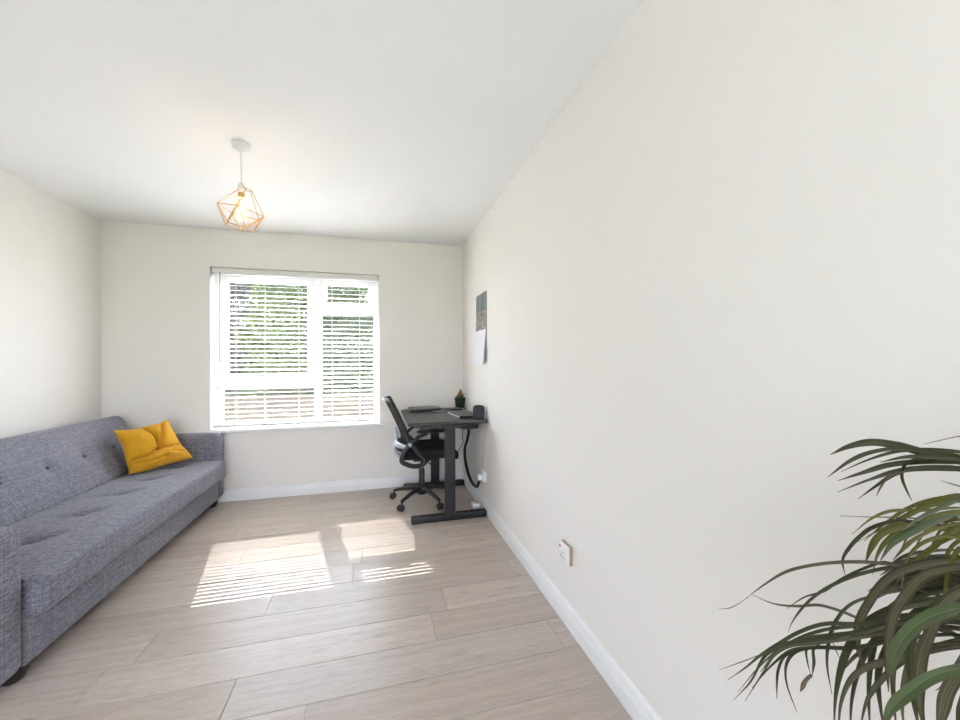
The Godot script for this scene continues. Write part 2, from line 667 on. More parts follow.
func window_front() -> void:
	var w := Node3D.new()
	w.name = "window_1"
	add_child(w)
	struct(w, "white plastic casement window behind the blind", "window")
	var z := ZB - 0.135
	build(frame_rect(-1.41, 0.023, 0.612, 2.062, z, 0.052, 0.07), "window_frame", M.gloss_white, w)
	# mullion and transoms
	var s := sh()
	s.box(Vector3(-0.546, 1.337, z), Vector3(0.065, 1.346, 0.07), 0.004)
	build(s, "mullion", M.gloss_white, w)
	build(sh().box(Vector3(-0.968, 1.005, z), Vector3(0.78, 0.06, 0.07), 0.004), "transom", M.gloss_white, w)
	build(sh().box(Vector3(-0.271, 1.715, z), Vector3(0.486, 0.06, 0.07), 0.004), "transom", M.gloss_white, w)
	# opening sashes: large upper left, small upper right
	var a := build(frame_rect(-1.358, -0.5785, 1.035, 2.01, z + 0.018, 0.058, 0.03, 0.006), "sash", M.gloss_white, w)
	pane(a, -1.30, -0.6365, 1.093, 1.952, z + 0.01)
	var hnd := sh()
	hnd.box(Vector3(-0.968, 1.063, z + 0.038), Vector3(0.028, 0.028, 0.012), 0.003)
	hnd.box(Vector3(-0.925, 1.063, z + 0.050), Vector3(0.12, 0.02, 0.016), 0.006)
	build(hnd, "handle", M.plastic_white, a)
	var b := build(frame_rect(-0.5135, -0.029, 1.745, 2.01, z + 0.018, 0.05, 0.03, 0.006), "sash", M.gloss_white, w)
	pane(b, -0.4635, -0.079, 1.795, 1.96, z + 0.01)
	hnd = sh()
	hnd.box(Vector3(-0.27, 1.77, z + 0.038), Vector3(0.028, 0.026, 0.012), 0.003)
	hnd.box(Vector3(-0.23, 1.77, z + 0.050), Vector3(0.11, 0.018, 0.016), 0.006)
	build(hnd, "handle", M.plastic_white, b)
	# fixed lights
	pane(w, -1.358, -0.5785, 0.664, 0.975, z)
	pane(w, -0.5135, -0.029, 0.664, 1.685, z)
	# inner sill with a rounded nose
	s = sh()
	s.rbox(Vector3(-0.71, 0.616, ZB - 0.03), Vector3(1.61, 0.028, 0.13), 0.009, Vector3i(1, 1, 1))
	build(s, "window_sill", M.gloss_white, w)


func window_rear() -> void:
	var w := Node3D.new()
	w.name = "window_2"
	add_child(w)
	struct(w, "white plastic patio doors behind the viewer", "window")
	var z := ZF + 0.14
	build(frame_rect(-2.00, 0.42, 0.06, 2.20, z, 0.06, 0.07), "window_frame", M.gloss_white, w)
	for k in 3:
		var a := -1.94 + k * 0.7667
		var sa := build(frame_rect(a, a + 0.7667, 0.12, 2.14, z + (0.016 if k != 1 else -0.03), 0.06, 0.04), "sash", M.gloss_white, w)
		pane(sa, a + 0.06, a + 0.7067, 0.18, 2.08, z + (0.016 if k != 1 else -0.03))


# ------------------------------------------------------------------ outdoors
func garden() -> void:
	var gy := -2.0
	struct(build(sh().box(Vector3(0, gy - 0.1, -20), Vector3(120, 0.2, 120)), "ground", M.grass), "rough lawn outside the window", "ground")
	struct(build(sh().box(Vector3(-0.5, gy + 0.02, -1.5), Vector3(26, 0.05, 26)), "trim_1", M.paving), "pale stone paving round the house", "paving")
	# fence of close boards in panels between posts
	var f := thing("garden_fence", Vector3(0, gy, -18.5), "brown close-board wooden fence seen through the lower panes", "fence")
	for k in 9:
		var x := -12.0 + k * 1.9
		build(sh().box(Vector3(x, 0.93, 0), Vector3(0.12, 1.9, 0.12), 0.01), "post", M.fence_post, f)
		if k < 8:
			var s := sh()
			for i in 17:
				s.box(Vector3(x + 0.11 + i * 0.105, 0.9, 0.02 + 0.012 * (i % 2)), Vector3(0.112, 1.74 + 0.02 * sin(i * 2.1 + k), 0.016))
			s.box(Vector3(x + 0.95, 0.3, -0.03), Vector3(1.76, 0.08, 0.05))
			s.box(Vector3(x + 0.95, 1.5, -0.03), Vector3(1.76, 0.08, 0.05))
			s.box(Vector3(x + 0.95, 1.8, 0.02), Vector3(1.76, 0.05, 0.07))
			build(s, "panel", M.fence_wood, f)
	# trees beyond the fence: position, height, crown radius, first leaf height, leaf count, tone, trunk, lean
	tree("leafy_tree", "green leafy tree with a dark trunk in the middle of the large pane", Vector3(-4.9, gy, -21.5), 8.2, 1.6, 1.2, 5600, 0, 0.12)
	tree("leafy_tree", "olive green tree at the right edge of the large pane", Vector3(-3.7, gy, -25.2), 9.4, 1.8, 1.2, 4600, 1, 0.14)
	tree("leafy_tree", "green bushy tree filling the narrow right pane", Vector3(-1.5, gy, -22.0), 7.8, 2.0, 1.2, 6400, 1, 0.13)
	tree("leafy_tree", "bright green tree behind the right end of the blind", Vector3(0.9, gy, -26.0), 9.2, 2.0, 1.4, 5200, 0, 0.13)
	tree("leafy_tree", "broad dark green tree far behind the right pane", Vector3(-2.6, gy, -31.0), 9.5, 3.2, 1.0, 5200, 1, 0.16)
	tree("leafy_tree", "broad light green tree far behind the large pane", Vector3(-8.0, gy, -33.5), 10.5, 3.4, 1.0, 5200, 0, 0.16)
	tree("bare_tree", "grey brown twiggy tree at the left of the large pane", Vector3(-7.1, gy, -22.5), 9.4, 1.5, 1.0, 5600, 2, 0.2)
	tree("bare_tree", "twiggy tree half hidden at the far left edge of the window", Vector3(-9.1, gy, -26.5), 9.5, 1.5, 1.4, 3600, 2, 0.16)


func tree(called: String, label: String, at: Vector3, high: float, rad: float, low: float, count: int, tone: int, trunk_r: float) -> void:
	var r := RandomNumberGenerator.new()
	r.seed = int(absf(at.x) * 1000.0) + tone
	var t := thing(called, at, label, "tree", "trees beyond the fence")
	var bark = M.bark if tone < 2 else M.bark_pale
	var pts := []
	var rad_l := []
	for i in 9:
		var u := i / 8.0
		pts.append(Vector3(sin(u * 4.0 + at.x) * 0.16, u * high * 0.92 - 0.05, cos(u * 3.0 + at.x) * 0.14))
		rad_l.append(lerpf(trunk_r, 0.02, u))
	build(sh().tube(pts, rad_l, 8), "trunk", bark, t)
	var ends := []
	for k in (14 if tone < 2 else 20):
		var u := r.randf_range(0.22, 0.95)
		var a := r.randf() * TAU
		var base: Vector3 = pts[int(u * 8)]
		var reach := rad * r.randf_range(0.6, 1.1)
		var rise := r.randf_range(0.4, 1.3) * (1.0 if tone < 2 else 1.6)
		var p := [base]
		for i in range(1, 5):
			var q := i / 4.0
			p.append(base + Vector3(cos(a) * reach * q, rise * q * (1.2 - 0.3 * q), sin(a) * reach * q) + Vector3(r.randf_range(-0.08, 0.08), 0, r.randf_range(-0.08, 0.08)))
		var s := sh().tube(p, [0.05 * (1.2 - u), 0.04 * (1.2 - u), 0.03 * (1.2 - u), 0.018, 0.006], 5)
		for j in 6:
			var b0: Vector3 = p[1 + j % 4]
			var d := Vector3(r.randf_range(-1, 1), r.randf_range(0.1, 1.0), r.randf_range(-1, 1)).normalized() * r.randf_range(0.35, 0.8)
			s.tube([b0, b0 + d * 0.5, b0 + d + Vector3(0, 0.05, 0)], [0.014, 0.01, 0.004], 4)
		build(s, "branch", bark, t)
		ends.append(p)
	# leaves
	var lm := sh()
	lm.quad(Vector3(0, 0, 0), Vector3(0.07, 0.07, 0.02), Vector3(0, 0.17, 0), Vector3(-0.07, 0.07, 0.02))
	var me := lm.mesh()
	me.surface_set_material(0, M["leaf_tone_%d" % tone])
	var mm := MultiMesh.new()
	mm.transform_format = MultiMesh.TRANSFORM_3D
	mm.mesh = me
	count *= 3
	mm.instance_count = count
	for i in count:
		var p: Vector3
		if r.randf() < 0.45:
			var path: Array = ends[r.randi() % ends.size()]
			p = path[1 + r.randi() % 4] + Vector3(r.randfn(0, 0.16), r.randfn(0, 0.16), r.randfn(0, 0.16))
		else:
			var u := pow(r.randf(), 1.35)
			var y := lerpf(low, high, u)
			var rr := rad * sqrt(r.randf()) * (1.0 - 0.45 * u)
			var a := r.randf() * TAU
			p = Vector3(cos(a) * rr, y, sin(a) * rr)
		var b := Basis.from_euler(Vector3(r.randf() * TAU, r.randf() * TAU, r.randf() * TAU)).scaled(Vector3.ONE * r.randf_range(0.7, 1.4) * (1.0 if tone < 2 else 0.7))
		mm.set_instance_transform(i, Transform3D(b, p))
	var fo := MultiMeshInstance3D.new()
	fo.name = "foliage"
	fo.multimesh = mm
	fo.set_meta("kind", "stuff")
	t.add_child(fo, true)


# ------------------------------------------------------------------ sofa
func sofa() -> void:
	var t := thing("sofa", Vector3(-1.7, 0, -2.8), "long grey-blue fabric sofa along the left wall with buttoned back", "sofa")
	var o := t.position
	var z0 := -3.845
	var z1 := -1.745
	var arm := 0.12
	var zm := (z0 + z1) / 2 - o.z
	var inner := z1 - z0 - 2 * arm
	# base box
	build(sh().rbox(Vector3(-1.705 - o.x, 0.17, zm), Vector3(0.83, 0.20, inner), 0.012, Vector3i(1, 1, 1)), "base", M.sofa_fabric, t)
	# arms
	for e in [z0 + arm / 2, z1 - arm / 2]:
		var warp := func(p: Vector3) -> Vector3:
			p.y += 0.006 * sin(p.x * 9.0)
			return p
		build(sh().rbox(Vector3(-1.71 - o.x, 0.345, e - o.z), Vector3(0.85, 0.55, arm - 0.002), 0.035, Vector3i(6, 4, 1), Basis(), warp, 3), "arm", M.sofa_fabric, t)
	# seat cushion with tufts and pulled folds
	var tufts := [Vector2(-0.015, 0.54), Vector2(-0.015, 0.215), Vector2(-0.015, -0.115), Vector2(-0.015, -0.445), Vector2(-0.015, -0.775)]
	var fn := FastNoiseLite.new()
	fn.seed = 4
	fn.frequency = 1.0
	var seat_warp := func(p: Vector3) -> Vector3:
		if p.y > 0.0:
			var dy := 0.018 * cos(clampf(p.z / 0.93, -1, 1) * PI / 2) * cos(clampf(p.x / 0.3, -1, 1) * 1.2)
			for q in tufts:
				var dx: float = p.x - q.x
				var dz: float = p.z - q.y
				dy -= 0.030 * exp(-(dx * dx * 200.0 + dz * dz * 260.0))
				# folds that run out from each tuft
				var along := dx * 0.91 - dz * 0.41
				var across := dx * 0.41 + dz * 0.91
				dy -= 0.020 * exp(-across * across * 2600.0) * exp(-along * along * 110.0)
				dy += 0.009 * exp(-pow(across - 0.035, 2) * 1500.0) * exp(-along * along * 90.0)
				dy += 0.006 * exp(-pow(across + 0.04, 2) * 1200.0) * exp(-along * along * 60.0)
			dy += 0.004 * fn.get_noise_2d(p.x * 6.0, p.z * 2.2)
			# fine ripples across the front roll
			if p.x > 0.12:
				dy += 0.0022 * sin(p.z * 120.0 + 9.0 * fn.get_noise_2d(p.z * 3.0, 4.0)) * smoothstep(0.12, 0.24, p.x) * (0.5 + fn.get_noise_2d(p.z * 2.0, 20.0))
			p.y += dy * smoothstep(0.0, 0.06, p.y)
		if p.x > 0.2:
			p.x += 0.012 * cos(p.y * 14.0) + 0.005 * fn.get_noise_2d(p.z * 4.0, p.y * 9.0) + 0.002 * sin(p.z * 120.0 + 9.0 * fn.get_noise_2d(p.z * 3.0, 4.0)) * (0.5 + fn.get_noise_2d(p.z * 2.0, 20.0))
		return p
	build(sh().rbox(Vector3(-1.535 - o.x, 0.327, zm), Vector3(0.585, 0.148, inner - 0.012), 0.026, Vector3i(40, 4, 150), Basis(), seat_warp, 4), "seat_cushion", M.sofa_fabric, t)
	seat_piping(t, Vector3(-1.535 - o.x, 0.327, zm + (inner - 0.012) / 2 - 0.004))
	seat_piping(t, Vector3(-1.535 - o.x, 0.327, zm - (inner - 0.012) / 2 + 0.004))
	# backrest, leaning
	var lean := Basis(Vector3(0, 0, 1), 0.50)
	var bc := Vector3(-1.945 - o.x, 0.570, zm)
	var tuft_z := [-0.688, -0.388, -0.088, 0.212, 0.512, 0.812]
	var back_warp := func(p: Vector3) -> Vector3:
		if p.x > 0.0:
			var dx := 0.014 * cos(clampf(p.y / 0.25, -1, 1) * 1.3) * cos(clampf(p.z / 0.93, -1, 1) * 1.45)
			for q in tuft_z:
				var dz: float = p.z - q
				var dy: float = p.y
				dx -= 0.020 * exp(-(dz * dz + dy * dy) * 420.0)
				dx -= 0.007 * exp(-dz * dz * 900.0) * exp(-pow(p.y + 0.04, 2) * 60.0)
			dx += 0.004 * fn.get_noise_2d(p.y * 4.0, p.z * 3.0 + 40.0)
			p.x += dx * smoothstep(0.0, 0.05, p.x)
		return p
	var bk := build(sh().rbox(bc, Vector3(0.14, 0.49, inner + 0.13), 0.05, Vector3i(2, 22, 90), lean, back_warp, 4), "backrest", M.sofa_fabric, t)
	for q in tuft_z:
		var p: Vector3 = bc + lean * Vector3(0.067, 0.0, q)
		build(sh().lathe([Vector2(0.0, 0.006), Vector2(0.006, 0.0055), Vector2(0.010, 0.002), Vector2(0.011, -0.002), Vector2(0.008, -0.006)], p, lean * Basis(Vector3(0, 0, 1), -PI / 2), 12), "button", M.button_fabric, bk)
	# feet
	for x in [-2.06, -1.36]:
		for z in [z0 + 0.07, z1 - 0.165]:
			build(sh().lathe([Vector2(0.026, 0.0), Vector2(0.034, 0.006), Vector2(0.042, 0.035), Vector2(0.044, 0.062), Vector2(0.042, 0.071)], Vector3(x - o.x, 0, z - o.z), Basis(), 16), "foot", M.foot_wood, t)


func seat_piping(t: Node, c: Vector3) -> void:
	var p := []
	for q in [[0.262, 0.044, 0.0], [0.262, -0.044, -PI / 2], [-0.26, -0.044, -PI], [-0.26, 0.044, -PI * 1.5]]:
		for k in 5:
			var a: float = q[2] + PI / 2 - k * PI / 8
			p.append(c + Vector3(q[0] + cos(a) * 0.027, q[1] + sin(a) * 0.028, 0))
	p.append(p[0])
	build(sh().tube(p, 0.0045, 6, false), "piping", M.sofa_fabric, t)


func cushion() -> void:
	# four corners as it leans in the corner of the sofa
	var BL := Vector3(-1.705, 0.427, -3.305)
	var BR := Vector3(-1.440, 0.452, -3.640)
	var TL := Vector3(-1.845, 0.735, -3.400)
	var TR := Vector3(-1.640, 0.765, -3.690)
	var n := 60
	var nrm := (BR - BL).cross(TL - BL).normalized()
	if nrm.x < 0: nrm = -nrm
	var fn := FastNoiseLite.new()
	fn.seed = 12
	fn.frequency = 1.0
	var folds := [
		[[Vector2(-0.12, 0.98), Vector2(0.0, 0.55), Vector2(0.06, 0.1), Vector2(0.02, -0.28)], 0.046, 0.085],
		[[Vector2(0.62, 0.85), Vector2(0.34, 0.3), Vector2(0.16, -0.1), Vector2(0.10, -0.30)], 0.038, 0.065],
		[[Vector2(0.10, -0.30), Vector2(0.35, -0.36), Vector2(0.75, -0.30)], 0.028, 0.055],
		[[Vector2(0.02, -0.28), Vector2(-0.35, -0.46), Vector2(-0.92, -0.48)], 0.030, 0.06],
		[[Vector2(-0.9, -0.66), Vector2(-0.4, -0.72), Vector2(0.1, -0.70)], 0.022, 0.045],
		[[Vector2(0.35, -0.58), Vector2(0.6, -0.62), Vector2(0.9, -0.7)], 0.012, 0.04],
	]
	var s := sh()
	for side in [1.0, -1.0]:
		var rows := []
		for j in n + 1:
			var row := PackedVector3Array()
			for i in n + 1:
				var u := i / float(n) * 2 - 1
				var w := j / float(n) * 2 - 1
				# edges pulled in between the corners
				var uu := u * (1.0 - (0.15 if u > 0 else 0.10) * (1 - w * w)) + 0.02 * sin(w * 5.0) * (1 - w * w)
				var ww := w * (1.0 - (0.16 if w > 0 else -0.02) * (1 - u * u)) + 0.025 * sin(u * 4.0 + 0.6) * (1 - u * u)
				var p := BL.lerp(BR, (uu + 1) / 2).lerp(TL.lerp(TR, (uu + 1) / 2), (ww + 1) / 2)
				var e := maxf(0.0, (1 - u * u) * (1 - w * w))
				var th := 0.075 * pow(e, 0.42)
				if side > 0:
					# valleys where the cloth folds, each a line of (u, w) points
					var q := Vector2(u, w)
					var f := pow(e, 0.3)
					th += 0.014 * exp(-(q - Vector2(-0.45, 0.25)).length_squared() * 5.0) * f
					th += 0.012 * exp(-(q - Vector2(0.62, -0.05)).length_squared() * 7.0) * f
					th += 0.012 * exp(-(q - Vector2(0.22, 0.55)).length_squared() * 12.0) * f
					th += 0.016 * exp(-pow((w + 0.66 - 0.10 * u) / 0.16, 2)) * f
					for c in folds:
						var d := 9.0
						for k in c[0].size() - 1:
							d = minf(d, q.distance_to(Geometry2D.get_closest_point_to_segment(q, c[0][k], c[0][k + 1])))
						th -= c[1] * exp(-pow(d / c[2], 2)) * f
					th += 0.006 * fn.get_noise_2d(u * 2.6, w * 2.6) * f
				row.append((p + nrm * (th * side)).snapped(Vector3.ONE * 0.00002))
			if side < 0:
				row.reverse()
			rows.append(row)
		s.grid(rows, false, 0)
	s.orient(0)
	var o := thing("cushion", Vector3.ZERO, "mustard yellow scatter cushion slumped in the far corner of the sofa", "cushion")
	build(s, "cover", M.cushion_fabric, o)
	var pulls := BL.lerp(BR, 0.42) + nrm * 0.03 + Vector3(0, 0.008, 0)
	build(sh().box(pulls, Vector3(0.012, 0.006, 0.02), 0.002), "zip_pull", M.zip_metal, o)


# ------------------------------------------------------------------ venetian blind
func blind() -> void:
	var x0 := -1.398
	var x1 := 0.011
	var zc := -3.922
	var t := thing("venetian_blind", Vector3((x0 + x1) / 2, 0.63, zc), "white venetian blind hanging in the window with slats tilted open", "blind")
	var o := t.position
	var w := x1 - x0
	build(sh().box(Vector3(0, 2.036 - o.y, 0.0), Vector3(w, 0.045, 0.055), 0.003), "headrail", M.blind_white, t)
	# one slat: shallow arch, 42 mm deep
	var hw := w / 2 - 0.004
	var make := func(tilt: float) -> ArrayMesh:
		var s := sh()
		var top := []
		var bot := []
		for i in 6:
			var a := i / 5.0 * 2 - 1
			var p := Vector3(0, 0.0018 * (1 - a * a), a * 0.021)
			top.append(p + Vector3(0, 0.0007, 0)); bot.append(p - Vector3(0, 0.0007, 0))
		bot.reverse()
		var loop := top + bot
		var b := Basis(Vector3(1, 0, 0), tilt)
		var ra := PackedVector3Array()
		var rb := PackedVector3Array()
		for p in loop:
			var q: Vector3 = b * p
			ra.append(q + Vector3(-hw, 0, 0)); rb.append(q + Vector3(hw, 0, 0))
		s.grid([ra, rb], true, -1)
		for i in 5:
			s.quad(ra[i], ra[i + 1], ra[10 - i], ra[11 - i])
			s.quad(rb[i], rb[11 - i], rb[10 - i], rb[i + 1])
		s.orient_convex(0, Vector3(0, -0.0005, 0))
		return s.mesh()
	var open: ArrayMesh = make.call(deg_to_rad(TILT_OPEN))
	var shut: ArrayMesh = make.call(deg_to_rad(TILT_LOW))
	var pitch := 0.0418
	var n := 32
	for k in n:
		var y := 1.992 - pitch * k
		var b := build(open if y > 0.87 else shut, "slat", M.blind_white, t)
		b.position = Vector3(rng.randf_range(-0.001, 0.001), y - o.y, 0)
	build(sh().rbox(Vector3(0, 0.659 - o.y, 0), Vector3(w - 0.01, 0.022, 0.052), 0.006, Vector3i(1, 1, 1)), "bottom_rail", M.blind_white, t)
	for x in [-1.22, -0.985, -0.70, -0.41, -0.16]:
		var s := sh()
		for z in [-0.0225, 0.0225]:
			s.tube([Vector3(x - o.x, 2.02 - o.y, z), Vector3(x - o.x, 0.67 - o.y, z)], 0.0008, 5)
		build(s, "ladder_cord", M.cord_white, t)
		build(sh().lathe([Vector2(0.0, -0.003), Vector2(0.006, -0.002), Vector2(0.006, 0.0)], Vector3(x - o.x, 0.652 - o.y, 0.0265), Basis(Vector3(1, 0, 0), -PI / 2), 10), "cord_plug", M.wand_grey, t)
	build(sh().tube([Vector3(-1.332 - o.x, 2.02 - o.y, 0.036), Vector3(-1.334 - o.x, 1.22 - o.y, 0.036)], 0.0042, 6), "wand", M.wand_grey, t)
	for x in [x0 - 0.003, x1 + 0.003]:
		build(sh().box(Vector3(x - o.x, 2.036 - o.y, 0.002), Vector3(0.004, 0.05, 0.058)), "bracket", M.wand_grey, t)

const TILT_OPEN := 12.5
const TILT_LOW := 4.0


# ------------------------------------------------------------------ pendant lamp
func pendant() -> void:
	var p := Vector3(-0.706, 0, -2.36)
	var t := thing("pendant_lamp", Vector3(p.x, H, p.z), "pendant lamp with geometric brass wire cage and clear bulb hanging from ceiling", "lamp")
	build(sh().lathe([Vector2(0.046, 0.0), Vector2(0.046, -0.012), Vector2(0.043, -0.022), Vector2(0.034, -0.028), Vector2(0.012, -0.031), Vector2(0.008, -0.04)], Vector3.ZERO, Basis(), 28), "ceiling_rose", M.plastic_white, t)
	var top := Vector3(0, -0.03, 0)
	var hold := Vector3(0.0, -0.235, 0)
	build(sh().tube([top, hold], 0.0035, 8), "flex", M.cable_white, t)
	build(sh().lathe([Vector2(0.006, 0.03), Vector2(0.013, 0.022), Vector2(0.019, 0.008), Vector2(0.021, -0.004), Vector2(0.021, -0.016), Vector2(0.017, -0.018), Vector2(0.017, -0.028)], hold, Basis(), 20), "lampholder", M.plastic_white, t)
	# bulb: clear tube with glowing filament
	var bulb_at := hold + Vector3(0, -0.030, 0)
	var bulb := build(sh().lathe([Vector2(0.013, 0.0), Vector2(0.016, -0.006), Vector2(0.028, -0.018), Vector2(0.031, -0.032), Vector2(0.031, -0.125), Vector2(0.027, -0.140), Vector2(0.016, -0.149), Vector2(0.0, -0.152)], bulb_at, Basis(), 24, 0, false), "bulb", M.bulb_glass, t)
	build(sh().lathe([Vector2(0.016, 0.006), Vector2(0.016, -0.002), Vector2(0.015, -0.024)], bulb_at, Basis(), 16), "bulb_cap", M.brass_wire, t)
	var fs := sh()
	for k in 4:
		var a := TAU * k / 4
		fs.tube([bulb_at + Vector3(cos(a) * 0.005, -0.045, sin(a) * 0.005), bulb_at + Vector3(cos(a) * 0.009, -0.080, sin(a) * 0.009), bulb_at + Vector3(cos(a) * 0.005, -0.115, sin(a) * 0.005)], 0.0013, 6)
	build(fs, "filament", M.filament_glow, bulb)
	var l := OmniLight3D.new()
	l.name = "bulb_light"
	l.position = bulb_at + Vector3(0, -0.08, 0)
	l.light_color = col(255, 214, 150)
	l.light_energy = 0.006
	l.light_size = 0.02
	l.omni_range = 12.0
	l.omni_attenuation = 2.0
	l.shadow_enabled = true
	t.add_child(l)
	# wire cage, hanging a little askew
	var tilt := Basis(Vector3(0, 0, 1), -0.20) * Basis(Vector3(1, 0, 0), 0.04)
	var c0 := hold + Vector3(0.026, -0.012, 0)
	var ring := func(r: float, y: float, n: int, turn: float) -> Array:
		var o := []
		for k in n:
			var a := TAU * (k + turn) / n
			o.append(c0 + tilt * Vector3(cos(a) * r, y, sin(a) * r))
		return o
	var R0: Array = ring.call(0.026, 0.005, 5, 0.15)
	var R1: Array = ring.call(0.116, -0.118, 5, 0.15)
	var R2: Array = ring.call(0.070, -0.205, 5, 0.65)
	for k in 5:
		var j := (k + 1) % 5
		wire(t, R0[k], R0[j])
		wire(t, R0[k], R1[k])
		wire(t, R1[k], R1[j])
		wire(t, R1[k], R2[k])
		wire(t, R1[j], R2[k])
		wire(t, R2[k], R2[j])

func wire(t: Node, a: Vector3, b: Vector3) -> void:
	build(sh().tube([a, b], 0.0021, 6), "cage_wire", M.brass_wire, t)


# ------------------------------------------------------------------ desk
func desk() -> void:
	var t := thing("standing_desk", Vector3(0.545, 0, -3.365), "black standing desk with two steel legs against the right wall", "desk")
	var o := t.position
	var P := func(x: float, y: float, z: float) -> Vector3: return Vector3(x, y, z) - o
	build(sh().box(P.call(0.533, 0.745, -3.37), Vector3(0.625, 0.024, 0.87), 0.006), "table_top", M.desk_top, t)
	for z in [-2.967, -3.77]:
		build(sh().box(P.call(0.543, 0.375, z), Vector3(0.078, 0.68, 0.05), 0.006), "leg", M.desk_metal, t)
		build(sh().rbox(P.call(0.5375, 0.0235, z), Vector3(0.585, 0.045, 0.062), 0.006, Vector3i(1, 1, 1)), "foot", M.desk_metal, t)
		build(sh().box(P.call(0.50, 0.718, z), Vector3(0.38, 0.03, 0.045), 0.005), "side_bracket", M.desk_metal, t)
		build(sh().box(P.call(0.543, 0.006 - 0.004, z), Vector3(0.5, 0.002, 0.04)), "floor_pad", M.black_plastic, t)
	build(sh().box(P.call(0.543, 0.71, -3.37), Vector3(0.06, 0.04, 0.74), 0.004), "crossbeam", M.desk_metal, t)
	build(sh().box(P.call(0.725, 0.695, -3.25), Vector3(0.15, 0.05, 0.36), 0.006), "cable_tray", M.black_plastic, t)
	build(sh().box(P.call(0.30, 0.725, -3.02), Vector3(0.05, 0.018, 0.10), 0.004), "control_panel", M.black_plastic, t)


func office_chair() -> void:
	var c := Vector3(0.375, 0, -3.42)
	var t := thing("office_chair", c, "black mesh office chair tucked under the desk", "chair")
	# five legs with casters
	var hub_y := 0.115
	build(sh().lathe([Vector2(0.03, 0.065), Vector2(0.042, 0.072), Vector2(0.044, 0.12), Vector2(0.034, 0.135), Vector2(0.028, 0.136)], Vector3.ZERO, Basis(), 18), "hub", M.chair_plastic, t)
	for k in 5:
		var a := deg_to_rad(63.0 + 72.0 * k)
		var d := Vector3(cos(a), 0, sin(a))
		var R := 0.26
		build(sh().tube([d * 0.03 + Vector3(0, hub_y, 0), d * 0.12 + Vector3(0, 0.112, 0), d * 0.22 + Vector3(0, 0.088, 0), d * R + Vector3(0, 0.076, 0)], [0.026, 0.022, 0.018, 0.016], 10, true, Vector2(0.75, 1.0)), "leg", M.chair_plastic, t)
		var side := Vector3(-d.z, 0, d.x)
		var e := d * R
		var cst := build(sh().tube([e + Vector3(0, 0.084, 0), e + Vector3(0, 0.05, 0)], 0.007, 8), "caster", M.chair_plastic, t)
		for sg in [-1.0, 1.0]:
			var wc: Vector3 = e + d * 0.012 + Vector3(0, 0.0262, 0) + side * (0.0145 * sg)
			var bb := Basis(d, side * sg, d.cross(side * sg))
			build(sh().lathe([Vector2(0.0, -0.008), Vector2(0.024, -0.008), Vector2(0.026, -0.004), Vector2(0.026, 0.004), Vector2(0.022, 0.010), Vector2(0.010, 0.013), Vector2(0.0, 0.013)], wc, bb, 18), "wheel", M.caster_grey, cst)
		build(sh().rbox(e + d * 0.010 + Vector3(0, 0.044, 0), Vector3(0.05, 0.018, 0.012), 0.005, Vector3i(1, 1, 1), Basis(d, Vector3.UP, d.cross(Vector3.UP))), "hood", M.chair_plastic, cst)
	# gas lift
	build(sh().lathe([Vector2(0.024, 0.13), Vector2(0.025, 0.135), Vector2(0.025, 0.285), Vector2(0.022, 0.29)], Vector3.ZERO, Basis(), 16), "lift_cover", M.chair_plastic, t)
	build(sh().lathe([Vector2(0.014, 0.28), Vector2(0.014, 0.375)], Vector3.ZERO, Basis(), 16), "gas_rod", M.chrome, t)
	build(sh().rbox(Vector3(0.02, 0.385, 0), Vector3(0.19, 0.05, 0.13), 0.012, Vector3i(1, 1, 1)), "mechanism", M.chair_plastic, t)
	build(sh().tube([Vector3(0.03, 0.375, 0.05), Vector3(0.05, 0.365, 0.15), Vector3(0.06, 0.36, 0.22)], 0.005, 8), "lever", M.chair_plastic, t)
	# seat
	var seat_warp := func(p: Vector3) -> Vector3:
		p.y += 0.012 * cos(p.x * 5.0) - 0.012
		if p.x > 0.15:
			p.y -= (p.x - 0.15) * 0.25
		p.z *= 1.0 - 0.16 * smoothstep(0.0, -0.24, p.x)
		return p
	build(sh().rbox(Vector3(0.055, 0.455, 0), Vector3(0.47, 0.085, 0.47), 0.038, Vector3i(10, 2, 10), Basis(), seat_warp, 3), "seat", M.chair_fabric, t)
	# backrest: curved rim with a mesh sheet
	var back_at := func(u: float, w: float) -> Vector3:   # u across -1..1, w up 0..1
		var x := lerpf(-0.150, -0.318, pow(w, 1.3)) - 0.03 * exp(-pow(w / 0.12, 2))
		x += 0.05 * u * u
		var half := lerpf(0.195, 0.215, sin(w * 2.6)) * (1.0 - 0.22 * pow(w, 6.0))
		return Vector3(x, lerpf(0.50, 0.905, w), u * half)
	var rim := []
	for i in 14: rim.append(back_at.call(-1.0, i / 14.0))
	for i in 14: rim.append(back_at.call(-1.0 + 2.0 * i / 14.0, 1.0))
	for i in 14: rim.append(back_at.call(1.0, 1.0 - i / 14.0))
	for i in 15: rim.append(back_at.call(1.0 - 2.0 * i / 14.0, 0.0))
	build(sh().tube(rim, 0.013, 8, false), "back_frame", M.chair_plastic, t)
	# mesh: crossing threads
	var ms := sh()
	for i in range(1, 18):
		var u := -1.0 + 2.0 * i / 18.0
		var p := []
		for j in 11: p.append(back_at.call(u, j / 10.0))
		ms.tube(p, 0.0042, 4, false)
	for j in range(1, 26):
		var p := []
		for i in 11: p.append(back_at.call(-1.0 + 0.2 * i, j / 26.0))
		ms.tube(p, 0.0038, 4, false)
	build(ms, "back_mesh", M.chair_mesh, t)
	# lumbar bar and spine in silver grey
	var lp := []
	for i in 11:
		var u := -1.0 + 0.2 * i
		lp.append(back_at.call(u, 0.12) + Vector3(-0.045 + 0.03 * u * u, -0.03, 0))
